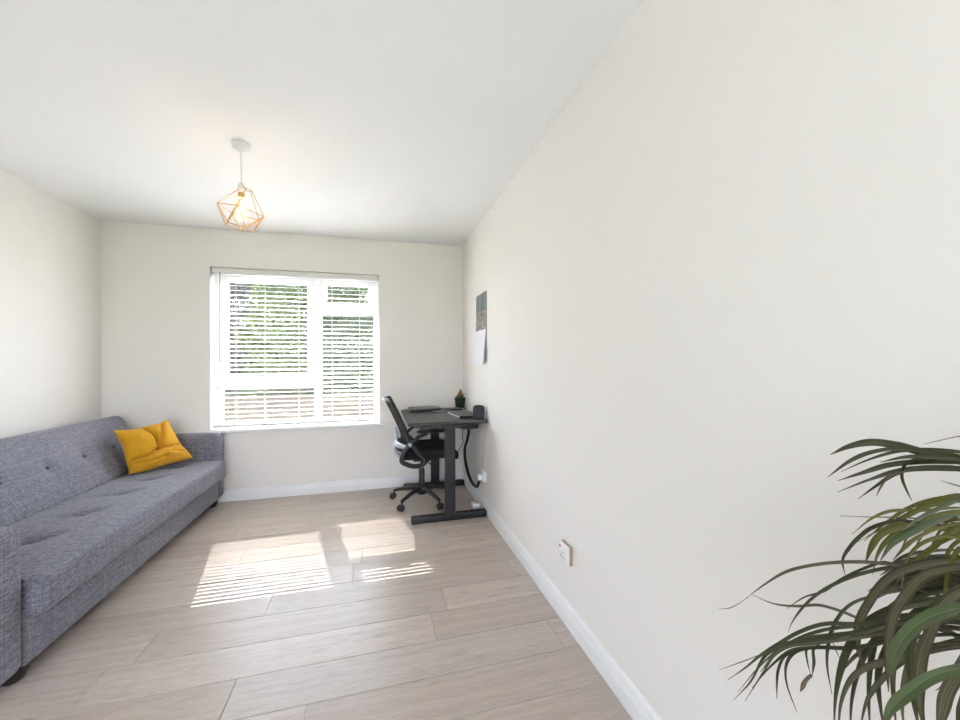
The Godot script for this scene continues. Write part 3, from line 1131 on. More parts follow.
	build(sh().tube(lp, [0.012, 0.018, 0.024, 0.028, 0.03, 0.03, 0.03, 0.028, 0.024, 0.018, 0.012], 10, true, Vector2(1.0, 0.55), Vector3.UP), "lumbar_support", M.chair_silver, t)
	build(sh().tube(smooth_path([Vector3(-0.02, 0.382, 0), Vector3(-0.13, 0.385, 0), Vector3(-0.205, 0.42, 0), Vector3(-0.235, 0.485, 0), Vector3(-0.215, 0.56, 0), Vector3(-0.225, 0.66, 0)], 5), 0.034, 10, true, Vector2(0.45, 1.1)), "spine", M.chair_silver, t)
	# flip-up arms: a triangle of bars at each side, with a pad
	for sg in [-1.0, 1.0]:
		var z: float = 0.255 * sg
		var a := build(sh().tube(smooth_path([Vector3(-0.125, 0.55, z), Vector3(-0.175, 0.475, z), Vector3(-0.185, 0.42, z), Vector3(-0.15, 0.395, z), Vector3(-0.02, 0.385, z), Vector3(0.0, 0.40, z), Vector3(-0.05, 0.475, z), Vector3(-0.11, 0.545, z)], 4), 0.019, 8, true, Vector2(1.0, 0.8)), "arm_bracket", M.chair_plastic, t)
		build(sh().lathe([Vector2(0.0, -0.016), Vector2(0.014, -0.016), Vector2(0.014, 0.016), Vector2(0.0, 0.016)], Vector3(-0.12, 0.552, z + 0.012 * sg), Basis(Vector3(1, 0, 0), PI / 2), 14), "pivot_bolt", M.chair_silver, a)
		build(sh().tube([Vector3(-0.12, 0.552, z), Vector3(-0.05, 0.61, z), Vector3(0.02, 0.638, z)], [0.02, 0.02, 0.017], 8, true, Vector2(0.8, 1.0)), "arm_lever", M.chair_plastic, t)
		build(sh().rbox(Vector3(0.055, 0.65, z), Vector3(0.24, 0.022, 0.05), 0.010, Vector3i(2, 1, 1)), "arm_pad", M.chair_plastic, t)
		build(sh().tube([Vector3(-0.02, 0.39, z), Vector3(-0.01, 0.392, z * 0.5), Vector3(0.0, 0.395, z * 0.2)], 0.012, 8), "arm_bar", M.chair_plastic, t)


func desk_things() -> void:
	var y := 0.757
	# closed laptop with its dock
	var t := thing("closed_laptop", Vector3(0.435, y, -3.69), "closed black laptop lying at the far left corner of the desk", "laptop")
	build(sh().rbox(Vector3(0, 0.0130, 0), Vector3(0.29, 0.018, 0.19), 0.006, Vector3i(1, 1, 1)), "body", M.black_plastic, t)
	build(sh().rbox(Vector3(0, 0.0255, -0.002), Vector3(0.29, 0.006, 0.19), 0.0025, Vector3i(1, 1, 1)), "lid", M.laptop_lid, t)
	for x in [-0.12, 0.12]:
		for z in [-0.08, 0.08]:
			build(sh().lathe([Vector2(0.008, 0.0), Vector2(0.008, 0.0045)], Vector3(x, 0, z), Basis(), 8), "rubber_foot", M.cable_black, t)
	# keyboard-like slab behind
	t = thing("keyboard", Vector3(0.685, y, -3.655), "slim dark keyboard lying behind the notebook on the desk", "keyboard")
	build(sh().box(Vector3(0, 0.006, 0), Vector3(0.19, 0.012, 0.13), 0.003), "body", M.black_plastic, t)
	var ks := sh()
	for i in 10:
		for j in 5:
			ks.box(Vector3(-0.081 + i * 0.018, 0.0135, -0.048 + j * 0.022), Vector3(0.015, 0.004, 0.018), 0.001)
	var kp := build(ks, "keys", M.laptop_lid, t)
	kp.set_meta("kind", "stuff")
	# notebook with pale page edges
	t = thing("notebook", Vector3(0.70, y, -3.25), "black covered notebook with pale page edges beside the speaker", "notebook")
	t.rotation.y = 0.12
	build(sh().box(Vector3(0, 0.002, 0), Vector3(0.15, 0.003, 0.32), 0.001), "back_cover", M.black_plastic, t)
	build(sh().box(Vector3(-0.001, 0.0095, -0.004), Vector3(0.148, 0.012, 0.308)), "pages", M.page_edge, t)
	build(sh().box(Vector3(0, 0.017, 0), Vector3(0.15, 0.003, 0.32), 0.001), "front_cover", M.laptop_lid, t)
	build(sh().box(Vector3(0, 0.0095, 0.1555), Vector3(0.15, 0.016, 0.006), 0.001), "spine", M.black_plastic, t)
	# smart speaker
	t = thing("speaker", Vector3(0.792, y, -3.03), "small round charcoal fabric speaker at the near edge of the desk", "speaker")
	build(sh().lathe([Vector2(0.036, 0.0), Vector2(0.043, 0.004), Vector2(0.047, 0.015), Vector2(0.0485, 0.05), Vector2(0.047, 0.085), Vector2(0.043, 0.098), Vector2(0.034, 0.105), Vector2(0.024, 0.107)], Vector3.ZERO, Basis(), 32), "body", M.speaker_cloth, t)
	build(sh().lathe([Vector2(0.025, 0.1068), Vector2(0.024, 0.1085), Vector2(0.0, 0.1085)], Vector3.ZERO, Basis(), 24), "top_plate", M.black_plastic, t)
	# potted cactus
	t = thing("potted_cactus", Vector3(0.787, y, -3.74), "small spiky cactus in dark green pot at the far corner of the desk", "plant")
	build(sh().lathe([Vector2(0.042, 0.0), Vector2(0.052, 0.002), Vector2(0.056, 0.010), Vector2(0.052, 0.010), Vector2(0.045, 0.006)], Vector3.ZERO, Basis(), 24), "saucer", M.plastic_white, t)
	build(sh().lathe([Vector2(0.040, 0.007), Vector2(0.043, 0.009), Vector2(0.054, 0.098), Vector2(0.0555, 0.100), Vector2(0.0555, 0.106), Vector2(0.050, 0.106), Vector2(0.048, 0.096), Vector2(0.0, 0.095)], Vector3.ZERO, Basis(), 28), "pot", M.pot_green, t)
	build(sh().lathe([Vector2(0.047, 0.088), Vector2(0.03, 0.097), Vector2(0.0, 0.099)], Vector3.ZERO, Basis(), 16), "soil", M.soil, t)
	var stems := [[Vector3(0.006, 0.095, 0.0), 0.095, 0.016, M.cactus_brown], [Vector3(-0.016, 0.095, 0.008), 0.062, 0.013, M.cactus_brown], [Vector3(0.026, 0.095, -0.01), 0.045, 0.011, M.cactus_green], [Vector3(-0.03, 0.095, -0.004), 0.03, 0.011, M.cactus_green], [Vector3(0.0, 0.095, 0.026), 0.035, 0.011, M.cactus_green]]
	for q in stems:
		var s := sh()
		var hgt: float = q[1]
		var rad: float = q[2]
		var rows := []
		for j in 8:
			var u := j / 7.0
			var rr := rad * sqrt(maxf(0.0, 1.0 - pow(maxf(0.0, u - 0.35) / 0.66, 2)))
			var row := PackedVector3Array()
			for k in 16:
				var a := TAU * k / 16
				var r2 := rr * (1.0 if k % 2 else 0.78)
				row.append(q[0] + Vector3(cos(a) * r2, u * hgt, sin(a) * r2))
			rows.append(row)
		s.grid(rows, true, -1)
		build(s, "stem", q[3], t)
	for k in 14:
		var a := k * 2.4
		var b0 := Vector3(cos(a) * 0.012, 0.095, sin(a) * 0.012)
		var d := Vector3(cos(a) * 0.03, 0.03 + 0.012 * (k % 3), sin(a) * 0.03)
		build(sh().tube([b0, b0 + d * 0.6, b0 + d], [0.004, 0.003, 0.0006], 5), "spike", M.cactus_green, t)
	# cables on the desk
	var cb := build(sh().tube(smooth_path([Vector3(0.50, 0.7605, -3.56), Vector3(0.54, 0.7605, -3.545), Vector3(0.60, 0.7605, -3.57), Vector3(0.66, 0.7605, -3.54), Vector3(0.73, 0.7605, -3.52), Vector3(0.79, 0.7605, -3.55), Vector3(0.825, 0.7605, -3.50)], 6), 0.0032, 6), "charging_cable", M.cable_white)
	tag(cb, "thin white cable lying across the desk top", "cable")
	cb = build(sh().tube(smooth_path([Vector3(0.49, 0.7605, -3.53), Vector3(0.52, 0.7605, -3.50), Vector3(0.59, 0.7605, -3.515), Vector3(0.64, 0.7605, -3.48), Vector3(0.655, 0.7605, -3.46)], 6), 0.0035, 6), "charging_cable", M.cable_black)
	tag(cb, "thin black cable curled beside the closed laptop", "cable")


func wall_things() -> void:
	# calendar: a picture sheet flat on the wall and a date sheet that lifts off it
	var t := thing("wall_calendar", Vector3(XR, 1.48, -3.145), "open wall calendar with woodland picture above a white date page", "calendar")
	var pm := mat("calendar_print", Color.WHITE, 0.5)
	pm.albedo_texture = picture_image()
	var s := sh()
	var hw := 0.162
	# front face with the print, facing into the room
	var f := func(y0: float, y1: float, o0: float, o1: float, th: float) -> Shape:
		var q := sh()
		var a := Vector3(-o0, y0, -hw); var b := Vector3(-o0, y0, hw)
		var c := Vector3(-o1, y1, hw); var d := Vector3(-o1, y1, -hw)
		var e := Vector3(th, 0, 0)
		q.tri(a, b, c, -1, Vector2(0, 1), Vector2(1, 1), Vector2(1, 0)); q.tri(a, c, d, -1, Vector2(0, 1), Vector2(1, 0), Vector2(0, 0))
		q.quad(a + e, d + e, c + e, b + e)
		q.quad(a, a + e, b + e, b); q.quad(b, b + e, c + e, c); q.quad(c, c + e, d + e, d); q.quad(d, d + e, a + e, a)
		q.orient_convex(0, (a + c + e) / 2)
		return q
	build(f.call(0.0, 0.305, 0.008, 0.004, 0.002), "picture_sheet", pm, t)
	var dm := mat("date_print", Color.WHITE, 0.7)
	dm.albedo_texture = date_image()
	build(f.call(-0.285, -0.003, 0.036, 0.008, 0.0015), "date_sheet", dm, t)
	build(sh().tube([Vector3(-0.006, 0.302, 0.0), Vector3(-0.001, 0.308, 0.0)], 0.002, 6), "nail", M.chrome, t)
	# near socket, single
	var k := thing("wall_socket", Vector3(XR, 0.332, -1.634), "single white wall socket with red switch mark low on the right wall", "socket")
	socket(k, true)
	# socket beside the desk with a plug in it
	k = thing("wall_socket", Vector3(XR, 0.285, -3.06), "white wall socket under the desk with a plug in it", "socket")
	socket(k, false)
	var pl := thing("plug", Vector3(XR - 0.032, 0.285, -3.045), "white plug in the wall socket under the desk", "plug")
	build(sh().rbox(Vector3(-0.018, -0.004, 0), Vector3(0.036, 0.046, 0.04), 0.008, Vector3i(1, 1, 1)), "body", M.plastic_white, pl)
	# thick black cable sleeve from the cable tray down and up to the plug
	var hose := build(sh().tube(smooth_path([Vector3(0.775, 0.655, -3.33), Vector3(0.785, 0.61, -3.356), Vector3(0.79, 0.508, -3.441), Vector3(0.79, 0.397, -3.545), Vector3(0.79, 0.321, -3.54), Vector3(0.795, 0.252, -3.503), Vector3(0.80, 0.175, -3.385), Vector3(0.80, 0.160, -3.25), Vector3(0.80, 0.185, -3.12), Vector3(0.80, 0.258, -3.046)], 6), 0.013, 10), "cable_sleeve", M.cable_black)
	tag(hose, "thick black cable sleeve looping from the desk to the wall plug", "cable")
	var thin := build(sh().tube(smooth_path([Vector3(0.672, 0.669, -3.08), Vector3(0.665, 0.62, -3.08), Vector3(0.672, 0.57, -3.08), Vector3(0.65, 0.52, -3.08), Vector3(0.61, 0.47, -3.06), Vector3(0.575, 0.44, -3.03), Vector3(0.56, 0.43, -2.996)], 5), 0.003, 6), "thin_cable", M.cable_black)
	tag(thin, "thin black cable hanging from the cable tray to the desk leg", "cable")
	var wc := build(sh().tube(smooth_path([Vector3(XR - 0.004, 0.72, -2.99), Vector3(XR - 0.004, 0.55, -3.02), Vector3(XR - 0.005, 0.42, -3.03), Vector3(XR - 0.02, 0.335, -3.03)], 5), 0.0025, 6), "wall_cable", M.cable_white)
	tag(wc, "thin white cable running down the wall from the desk to the socket", "cable")
	# adaptor on the floor
	var ad := thing("plug_adaptor", Vector3(0.79, 0, -3.14), "white plug adaptor lying on the floor by the desk foot", "adaptor")
	build(sh().rbox(Vector3(0, 0.022, 0), Vector3(0.07, 0.044, 0.06), 0.008, Vector3i(1, 1, 1)), "body", M.plastic_white, ad)
	for z in [-0.012, 0.012]:
		build(sh().box(Vector3(-0.008 + 0.02, 0.0442, z), Vector3(0.016, 0.002, 0.006)), "slot", M.socket_slot, ad)


func socket(k: Node3D, near: bool) -> void:
	build(sh().box(Vector3(-0.007, 0, 0), Vector3(0.014, 0.084, 0.084), 0.001), "back_box", M.socket_side if near else M.plastic_white, k)
	build(sh().rbox(Vector3(-0.0225, 0, 0), Vector3(0.017, 0.086, 0.086), 0.005, Vector3i(1, 1, 1)), "plate", M.plastic_white, k)
	var sw := build(sh().box(Vector3(-0.032, 0.026, -0.014), Vector3(0.005, 0.022, 0.014), 0.001), "switch", M.plastic_white, k)
	if near:
		build(sh().box(Vector3(-0.035, 0.032, -0.014), Vector3(0.0015, 0.009, 0.0125)), "red_mark", M.socket_red, sw)
		for q in [Vector3(0, 0.004, 0), Vector3(0, -0.014, -0.012), Vector3(0, -0.014, 0.012)]:
			build(sh().box(Vector3(-0.0311, q.y, q.z), Vector3(0.0006, 0.009 if q.z == 0 else 0.005, 0.004 if q.z == 0 else 0.008)), "slot", M.socket_slot, k)


func picture_image() -> ImageTexture:
	# print: a misty wood with pale trunks over lilac and yellow flowers
	var n := 128
	var o := Image.create(n, n, false, Image.FORMAT_RGB8)
	var f := FastNoiseLite.new()
	f.seed = 8
	f.frequency = 0.03
	f.fractal_octaves = 4
	var trunks := [12, 30, 52, 70, 95, 116]
	for y in n:
		for x in n:
			var u := y / float(n)
			var c: Color = col(70, 86, 92).lerp(col(96, 104, 80), clampf(f.get_noise_2d(x, y) * 1.4 + 0.5, 0, 1))
			if u < 0.4:
				c = c.lerp(col(110, 140, 170), 0.45)
			if u > 0.45:
				var q := f.get_noise_2d(x * 1.5 + 200, y * 1.5)
				if q > 0.12: c = col(176, 150, 190)
				elif q < -0.22: c = col(192, 186, 84)
				elif q > 0.02: c = col(126, 110, 140)
			for k in trunks:
				var d := absf(x - k - 3.0 * sin(y * 0.06 + k))
				if d < 2.6 and u < 0.78:
					c = col(58, 52, 50) if k % 4 else col(164, 160, 160)
			o.set_pixel(x, y, c)
	return ImageTexture.create_from_image(o)

func date_image() -> ImageTexture:
	var n := 128
	var o := Image.create(n, n, false, Image.FORMAT_RGB8)
	o.fill(col(238, 239, 244))
	for k in 6:
		o.fill_rect(Rect2i(6, 22 + k * 20, n - 12, 1), col(222, 223, 230))
	for k in 8:
		o.fill_rect(Rect2i(6 + k * 16, 22, 1, 100), col(226, 227, 233))
	return ImageTexture.create_from_image(o)


# ------------------------------------------------------------------ palm in the near right corner
func palm() -> void:
	var at := Vector3(0.60, 0, 0.02)
	var t := thing("potted_palm", at, "tall potted palm with long drooping strap leaves beside the right wall", "plant")
	build(sh().lathe([Vector2(0.115, 0.0), Vector2(0.125, 0.006), Vector2(0.160, 0.27), Vector2(0.165, 0.285), Vector2(0.165, 0.30), Vector2(0.150, 0.30), Vector2(0.147, 0.27), Vector2(0.0, 0.268)], Vector3.ZERO, Basis(), 36), "pot", M.planter, t)
	build(sh().lathe([Vector2(0.145, 0.262), Vector2(0.09, 0.274), Vector2(0.0, 0.278)], Vector3.ZERO, Basis(), 20), "soil", M.soil, t)
	var roots := [Vector3(0.62, 1.02, -0.06), Vector3(0.60, 0.93, -0.04), Vector3(0.62, 0.86, -0.02), Vector3(0.64, 0.78, -0.02), Vector3(0.40, 0.80, -0.02)]
	for i in roots.size():
		var base := Vector3(cos(i * 1.3) * 0.05, 0.27, sin(i * 1.3) * 0.05)
		var q: Vector3 = roots[i] - at
		build(sh().tube(smooth_path([base, base.lerp(q, 0.5) + Vector3(0, 0.06, 0), q]), [0.012, 0.0118, 0.0115, 0.011, 0.0108, 0.0105, 0.010, 0.0095, 0.009, 0.0085, 0.008, 0.008, 0.008], 8), "stem", M.palm_stem, t)
	var r := RandomNumberGenerator.new()
	r.seed = 99
	for q in LEAVES:
		var pts := []
		var raw: Array = q[2]
		for i in range(0, raw.size(), 3):
			pts.append(Vector3(raw[i], raw[i + 1], raw[i + 2]) - at)
		var path := smooth_path(pts, 5)
		build(blade(path, q[1] * (0.72 if q[0] == 2 else 0.85), r, q[0]), "leaf", M["palm_leaf_%d" % q[0]], t)

	# the far side of the crown, arching back along the wall and into the room
	for i in roots.size():
		for k in 8:
			var a := r.randf_range(-0.25, 1.2)
			var reach := r.randf_range(0.30, 0.50)
			var d := Vector3(-sin(a) * reach, 0, cos(a) * reach)
			var p0: Vector3 = roots[i] - at
			var lift := r.randf_range(0.02, 0.14)
			var path := smooth_path([p0 + d + Vector3(0, -r.randf_range(0.10, 0.32), 0), p0 + d * 0.75 + Vector3(0, lift * 0.4 - 0.04, 0), p0 + d * 0.4 + Vector3(0, lift, 0), p0], 6)
			var kind: int = [0, 4, 1, 0][k % 4]
			build(blade(path, r.randf_range(0.008, 0.013), r, kind), "leaf", M["palm_leaf_%d" % kind], t)


func blade(path: Array, wide: float, r: RandomNumberGenerator, kind: int) -> Shape:
	var s := sh()
	var n := path.size()
	var rows := []
	var twist := r.randf_range(-0.5, 0.5)
	var wob := r.randf() * TAU
	for i in n:
		var u := i / float(n - 1)
		var t: Vector3 = (path[mini(i + 1, n - 1)] - path[maxi(i - 1, 0)]).normalized()
		# the blade looks into the room and up
		var face := Vector3(-1.0, 0.45, 0.35).normalized().rotated(t, twist + 0.35 * sin(u * 5.0 + wob))
		var side := t.cross(face).normalized()
		var up := side.cross(t).normalized()
		# pointed tip, full middle, narrower at the base
		var w := wide * 0.5 * pow(clampf(u / 0.30, 0.0, 1.0), 0.75) * (1.0 - 0.35 * smoothstep(0.7, 1.0, u))
		w = maxf(w, 0.0004)
		var fold := w * 0.35
		var row := PackedVector3Array()
		row.append(path[i] - side * w + up * fold)
		row.append(path[i] - side * w * 0.5 + up * fold * 0.3)
		row.append(path[i])
		row.append(path[i] + side * w * 0.5 + up * fold * 0.3)
		row.append(path[i] + side * w + up * fold)
		rows.append(row)
	s.grid(rows, false, 0)
	return s

const LEAVES := [
[0,0.0121,[0.700,1.064,-0.457,0.692,1.083,-0.428,0.684,1.097,-0.394,0.676,1.100,-0.359,0.668,1.098,-0.328,0.660,1.101,-0.296,0.620,1.020,-0.060]],
[0,0.0085,[0.690,1.030,-0.454,0.682,1.066,-0.417,0.675,1.084,-0.389,0.667,1.097,-0.355,0.660,1.101,-0.321,0.620,1.020,-0.060]],
[0,0.0054,[0.700,1.041,-0.442,0.690,1.072,-0.398,0.680,1.092,-0.361,0.670,1.102,-0.329,0.660,1.107,-0.296,0.620,1.020,-0.060]],
[0,0.0083,[0.710,1.022,-0.454,0.698,1.047,-0.413,0.685,1.070,-0.374,0.672,1.086,-0.330,0.660,1.094,-0.296,0.620,1.020,-0.060]],
[0,0.0088,[0.710,1.004,-0.454,0.698,1.040,-0.403,0.685,1.064,-0.364,0.672,1.078,-0.330,0.660,1.087,-0.296,0.620,1.020,-0.060]],
[0,0.0056,[0.720,1.000,-0.432,0.708,1.032,-0.401,0.695,1.055,-0.375,0.683,1.072,-0.347,0.670,1.084,-0.313,0.620,1.020,-0.060]],
[3,0.0028,[0.720,1.012,-0.409,0.703,1.032,-0.394,0.687,1.053,-0.375,0.670,1.069,-0.350]],
[0,0.0040,[0.700,1.024,-0.359,0.692,1.038,-0.360,0.684,1.057,-0.361,0.676,1.077,-0.353,0.668,1.093,-0.328,0.660,1.101,-0.300,0.620,1.020,-0.060]],
[3,0.0028,[0.720,1.100,-0.357,0.700,1.111,-0.331,0.680,1.122,-0.305,0.620,1.020,-0.060]],
[0,0.0061,[0.680,1.072,-0.382,0.667,1.088,-0.348,0.653,1.097,-0.314,0.640,1.101,-0.287,0.620,1.020,-0.060]],
[1,0.0048,[0.710,0.946,-0.434,0.698,0.985,-0.401,0.685,1.006,-0.374,0.672,1.024,-0.331,0.660,1.041,-0.296,0.600,0.930,-0.040]],
[1,0.0045,[0.710,0.937,-0.427,0.700,0.966,-0.398,0.690,0.999,-0.363,0.680,1.032,-0.334,0.670,1.048,-0.312,0.660,1.057,-0.296,0.600,0.930,-0.040]],
[1,0.0054,[0.720,0.938,-0.425,0.707,0.987,-0.387,0.695,1.015,-0.360,0.682,1.036,-0.332,0.670,1.052,-0.301,0.600,0.930,-0.040]],
[3,0.0022,[0.730,0.961,-0.463,0.718,0.977,-0.420,0.705,0.995,-0.375,0.693,1.008,-0.337,0.680,1.017,-0.305,0.600,0.930,-0.040]],
[1,0.0066,[0.700,0.961,-0.398,0.688,0.991,-0.372,0.675,1.011,-0.350,0.662,1.035,-0.322,0.650,1.052,-0.292,0.600,0.930,-0.040]],
[1,0.0039,[0.700,0.947,-0.394,0.687,0.978,-0.371,0.673,1.002,-0.338,0.660,1.028,-0.296,0.600,0.930,-0.040]],
[1,0.0049,[0.680,0.959,-0.361,0.667,0.996,-0.342,0.653,1.022,-0.319,0.640,1.043,-0.287,0.600,0.930,-0.040]],
[1,0.0049,[0.690,0.957,-0.354,0.677,0.994,-0.335,0.663,1.020,-0.313,0.650,1.039,-0.290,0.600,0.930,-0.040]],
[1,0.0037,[0.700,0.968,-0.342,0.687,0.999,-0.326,0.673,1.020,-0.311,0.660,1.036,-0.292,0.600,0.930,-0.040]],
[3,0.0019,[0.730,1.053,-0.345,0.710,1.056,-0.326,0.690,1.059,-0.305,0.600,0.930,-0.040]],
[2,0.0048,[0.480,1.051,-0.255,0.453,1.074,-0.231,0.427,1.096,-0.205,0.400,1.116,-0.179,0.400,0.800,-0.020]],
[2,0.0090,[0.460,1.025,-0.259,0.445,1.052,-0.241,0.430,1.077,-0.216,0.415,1.093,-0.196,0.400,1.104,-0.179,0.400,0.800,-0.020]],
[1,0.0098,[0.700,0.914,-0.412,0.690,0.943,-0.399,0.680,0.967,-0.384,0.670,0.988,-0.363,0.660,1.007,-0.336,0.600,0.930,-0.040]],
[1,0.0069,[0.700,0.901,-0.403,0.690,0.937,-0.391,0.680,0.967,-0.374,0.670,0.992,-0.351,0.660,1.012,-0.322,0.600,0.930,-0.040]],
[1,0.0062,[0.660,0.950,-0.358,0.650,0.975,-0.341,0.640,0.992,-0.327,0.630,1.016,-0.303,0.620,1.035,-0.277,0.600,0.930,-0.040]],
[1,0.0069,[0.660,0.961,-0.331,0.647,0.988,-0.313,0.633,1.010,-0.297,0.620,1.032,-0.277,0.600,0.930,-0.040]],
[1,0.0045,[0.660,0.966,-0.314,0.647,0.990,-0.300,0.633,1.005,-0.289,0.620,1.021,-0.274,0.600,0.930,-0.040]],
[0,0.0064,[0.730,0.907,-0.404,0.707,0.943,-0.370,0.683,0.969,-0.334,0.660,0.990,-0.297,0.620,0.860,-0.020]],
[0,0.0090,[0.720,0.895,-0.406,0.700,0.930,-0.374,0.680,0.959,-0.337,0.660,0.983,-0.295,0.620,0.860,-0.020]],
[4,0.0080,[0.720,0.863,-0.421,0.705,0.897,-0.392,0.690,0.929,-0.357,0.675,0.959,-0.321,0.660,0.975,-0.293,0.620,0.860,-0.020]],
[4,0.0096,[0.710,0.830,-0.428,0.698,0.868,-0.402,0.685,0.904,-0.370,0.672,0.935,-0.333,0.660,0.961,-0.295,0.620,0.860,-0.020]],
[0,0.0104,[0.720,0.859,-0.411,0.700,0.903,-0.378,0.680,0.937,-0.342,0.660,0.967,-0.297,0.620,0.860,-0.020]],
[4,0.0079,[0.710,0.805,-0.401,0.695,0.861,-0.381,0.680,0.903,-0.352,0.665,0.933,-0.321,0.650,0.957,-0.291,0.620,0.860,-0.020]],
[0,0.0087,[0.700,0.869,-0.378,0.683,0.908,-0.351,0.667,0.939,-0.321,0.650,0.962,-0.291,0.620,0.860,-0.020]],
[1,0.0050,[0.660,0.899,-0.351,0.650,0.933,-0.343,0.640,0.965,-0.333,0.630,0.993,-0.316,0.620,1.016,-0.290,0.600,0.930,-0.040]],
[1,0.0050,[0.640,0.927,-0.302,0.627,0.958,-0.293,0.613,0.988,-0.283,0.600,1.014,-0.270,0.600,0.930,-0.040]],
[1,0.0049,[0.660,0.912,-0.359,0.650,0.945,-0.341,0.640,0.976,-0.321,0.630,1.001,-0.301,0.620,1.024,-0.277,0.600,0.930,-0.040]],
[4,0.0110,[0.620,0.798,-0.342,0.617,0.830,-0.341,0.613,0.862,-0.337,0.610,0.900,-0.331,0.607,0.939,-0.316,0.603,0.973,-0.296,0.600,0.995,-0.268,0.620,0.860,-0.020]],
[4,0.0108,[0.660,0.780,-0.391,0.653,0.805,-0.393,0.647,0.842,-0.390,0.640,0.890,-0.372,0.633,0.938,-0.346,0.627,0.973,-0.311,0.620,0.995,-0.277,0.620,0.860,-0.020]],
[0,0.0110,[0.680,0.636,-0.442,0.673,0.698,-0.435,0.666,0.749,-0.424,0.659,0.806,-0.406,0.651,0.854,-0.381,0.644,0.888,-0.354,0.637,0.923,-0.316,0.630,0.948,-0.280,0.640,0.780,-0.020]],
[4,0.0109,[0.660,0.658,-0.424,0.653,0.718,-0.414,0.647,0.760,-0.399,0.640,0.795,-0.378,0.633,0.826,-0.351,0.627,0.871,-0.311,0.620,0.903,-0.276,0.640,0.780,-0.020]],
[0,0.0096,[0.680,0.656,-0.421,0.672,0.716,-0.413,0.663,0.774,-0.398,0.655,0.824,-0.379,0.647,0.864,-0.353,0.638,0.907,-0.312,0.630,0.935,-0.280,0.640,0.780,-0.020]],
[4,0.0079,[0.690,0.667,-0.415,0.680,0.727,-0.399,0.670,0.770,-0.379,0.660,0.817,-0.352,0.650,0.862,-0.318,0.640,0.899,-0.284,0.640,0.780,-0.020]],
[0,0.0097,[0.700,0.663,-0.408,0.692,0.733,-0.405,0.683,0.800,-0.395,0.675,0.851,-0.381,0.667,0.895,-0.355,0.658,0.936,-0.313,0.650,0.954,-0.288,0.640,0.780,-0.020]],
[4,0.0072,[0.700,0.737,-0.439,0.690,0.763,-0.424,0.680,0.803,-0.396,0.670,0.836,-0.368,0.660,0.881,-0.332]],
[0,0.0079,[0.690,0.699,-0.372,0.682,0.749,-0.371,0.673,0.802,-0.366,0.665,0.853,-0.354,0.657,0.896,-0.335,0.648,0.935,-0.304,0.640,0.951,-0.284,0.640,0.780,-0.020]],
[0,0.0083,[0.700,0.679,-0.391,0.693,0.722,-0.392,0.687,0.760,-0.391,0.680,0.813,-0.378,0.673,0.860,-0.357,0.667,0.903,-0.322,0.660,0.927,-0.293,0.640,0.780,-0.020]],
[2,0.0103,[0.400,0.951,-0.217,0.392,0.972,-0.214,0.384,0.992,-0.207,0.376,1.015,-0.196,0.368,1.038,-0.180,0.360,1.057,-0.161,0.400,0.800,-0.020]],
[2,0.0104,[0.400,0.910,-0.225,0.390,0.940,-0.214,0.380,0.969,-0.198,0.370,0.996,-0.181,0.360,1.019,-0.161,0.400,0.800,-0.020]],
[4,0.0134,[0.600,0.790,-0.298,0.597,0.822,-0.301,0.593,0.852,-0.299,0.590,0.886,-0.294,0.587,0.922,-0.284,0.583,0.954,-0.274,0.580,0.977,-0.260,0.640,0.780,-0.020]],
[4,0.0124,[0.580,0.813,-0.278,0.575,0.840,-0.273,0.570,0.871,-0.266,0.565,0.897,-0.256,0.560,0.933,-0.242,0.640,0.780,-0.020]],
[0,0.0095,[0.620,0.771,-0.313,0.617,0.804,-0.316,0.613,0.835,-0.316,0.610,0.873,-0.315,0.607,0.908,-0.305,0.603,0.943,-0.287,0.600,0.965,-0.266,0.640,0.780,-0.020]],
[0,0.0093,[0.600,0.813,-0.273,0.593,0.841,-0.267,0.587,0.875,-0.259,0.580,0.915,-0.249,0.640,0.780,-0.020]],
[4,0.0072,[0.630,0.751,-0.332,0.625,0.783,-0.332,0.620,0.812,-0.328,0.615,0.849,-0.320,0.610,0.883,-0.307,0.605,0.928,-0.284,0.600,0.948,-0.266,0.640,0.780,-0.020]],
[3,0.0025,[0.700,0.785,-0.338,0.680,0.821,-0.315,0.660,0.845,-0.294,0.640,0.780,-0.020]],
[1,0.0050,[0.700,0.831,-0.348,0.680,0.858,-0.324,0.660,0.881,-0.293,0.640,0.780,-0.020]],
[0,0.0050,[0.700,0.870,-0.338,0.680,0.881,-0.319,0.660,0.889,-0.293,0.640,0.780,-0.020]],
[4,0.0054,[0.700,0.748,-0.606,0.690,0.803,-0.559,0.680,0.851,-0.513,0.670,0.891,-0.460,0.660,0.929,-0.395,0.650,0.952,-0.341,0.640,0.972,-0.284,0.620,0.860,-0.020]],
[3,0.0018,[0.700,0.688,-0.669,0.700,0.706,-0.643,0.700,0.730,-0.620,0.700,0.752,-0.602]],
[0,0.0055,[0.700,0.732,-0.526,0.693,0.756,-0.515,0.686,0.787,-0.498,0.679,0.834,-0.468,0.671,0.872,-0.436,0.664,0.910,-0.397,0.657,0.946,-0.349,0.650,0.968,-0.300,0.620,0.860,-0.020]],
[0,0.0040,[0.710,0.769,-0.535,0.700,0.814,-0.497,0.690,0.846,-0.461,0.680,0.881,-0.432,0.670,0.913,-0.401,0.660,0.943,-0.367,0.620,0.860,-0.020]],
[4,0.0048,[0.710,0.755,-0.602,0.702,0.769,-0.552,0.693,0.795,-0.504,0.685,0.823,-0.462,0.677,0.836,-0.427,0.668,0.845,-0.400,0.660,0.876,-0.362,0.640,0.780,-0.020]],
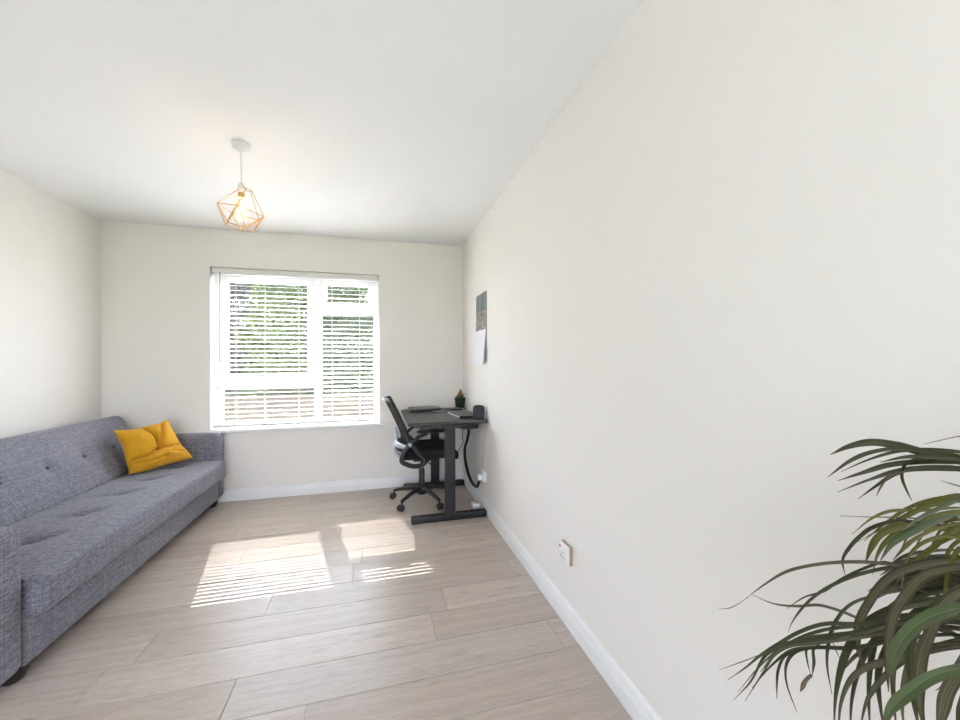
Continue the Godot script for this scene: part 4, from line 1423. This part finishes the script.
[0,0.0060,[0.670,0.580,-0.623,0.664,0.640,-0.578,0.657,0.695,-0.539,0.651,0.739,-0.504,0.645,0.782,-0.469,0.639,0.826,-0.425,0.633,0.857,-0.379,0.626,0.905,-0.324,0.620,0.933,-0.275,0.640,0.780,-0.020]],
[0,0.0067,[0.670,0.554,-0.608,0.663,0.624,-0.566,0.656,0.703,-0.529,0.649,0.745,-0.494,0.641,0.791,-0.443,0.634,0.845,-0.380,0.627,0.896,-0.325,0.620,0.926,-0.275,0.640,0.780,-0.020]],
[4,0.0067,[0.680,0.562,-0.593,0.673,0.658,-0.547,0.666,0.703,-0.524,0.659,0.739,-0.495,0.651,0.783,-0.443,0.644,0.831,-0.386,0.637,0.880,-0.330,0.630,0.915,-0.280,0.640,0.780,-0.020]],
[0,0.0059,[0.680,0.599,-0.578,0.672,0.684,-0.529,0.663,0.732,-0.494,0.655,0.769,-0.452,0.647,0.807,-0.399,0.638,0.861,-0.340,0.630,0.908,-0.280,0.640,0.780,-0.020]],
[4,0.0059,[0.690,0.557,-0.617,0.682,0.644,-0.567,0.673,0.713,-0.520,0.665,0.759,-0.480,0.657,0.812,-0.418,0.648,0.852,-0.366,0.640,0.912,-0.284,0.640,0.780,-0.020]],
[0,0.0058,[0.690,0.633,-0.570,0.680,0.693,-0.534,0.670,0.749,-0.492,0.660,0.803,-0.440,0.650,0.852,-0.378,0.640,0.919,-0.284,0.640,0.780,-0.020]],
[3,0.0017,[0.680,0.577,-0.651,0.680,0.624,-0.607,0.680,0.666,-0.568,0.680,0.695,-0.543]],
[0,0.0052,[0.690,0.609,-0.539,0.687,0.665,-0.534,0.683,0.700,-0.520,0.680,0.729,-0.496]],
[0,0.0063,[0.690,0.614,-0.504,0.688,0.652,-0.519,0.685,0.682,-0.518,0.682,0.721,-0.501,0.680,0.744,-0.479]],
[0,0.0043,[0.690,0.696,-0.482,0.687,0.715,-0.484,0.683,0.738,-0.483,0.680,0.755,-0.468]],
[3,0.0083,[0.690,0.654,-0.499,0.690,0.680,-0.489,0.690,0.697,-0.480]],
[0,0.0049,[0.690,0.696,-0.480,0.687,0.723,-0.475,0.683,0.747,-0.472,0.680,0.762,-0.461]],
[0,0.0066,[0.670,0.704,-0.438,0.665,0.751,-0.441,0.660,0.797,-0.433,0.655,0.835,-0.419,0.650,0.868,-0.399,0.645,0.898,-0.369,0.640,0.934,-0.322,0.640,0.780,-0.020]],
[3,0.0019,[0.720,0.731,-0.457,0.710,0.750,-0.458,0.700,0.765,-0.455]],
[0,0.0058,[0.700,0.882,-0.438,0.692,0.905,-0.436,0.684,0.937,-0.420,0.676,0.956,-0.406,0.668,0.979,-0.387,0.660,1.006,-0.351,0.600,0.930,-0.040]]
]
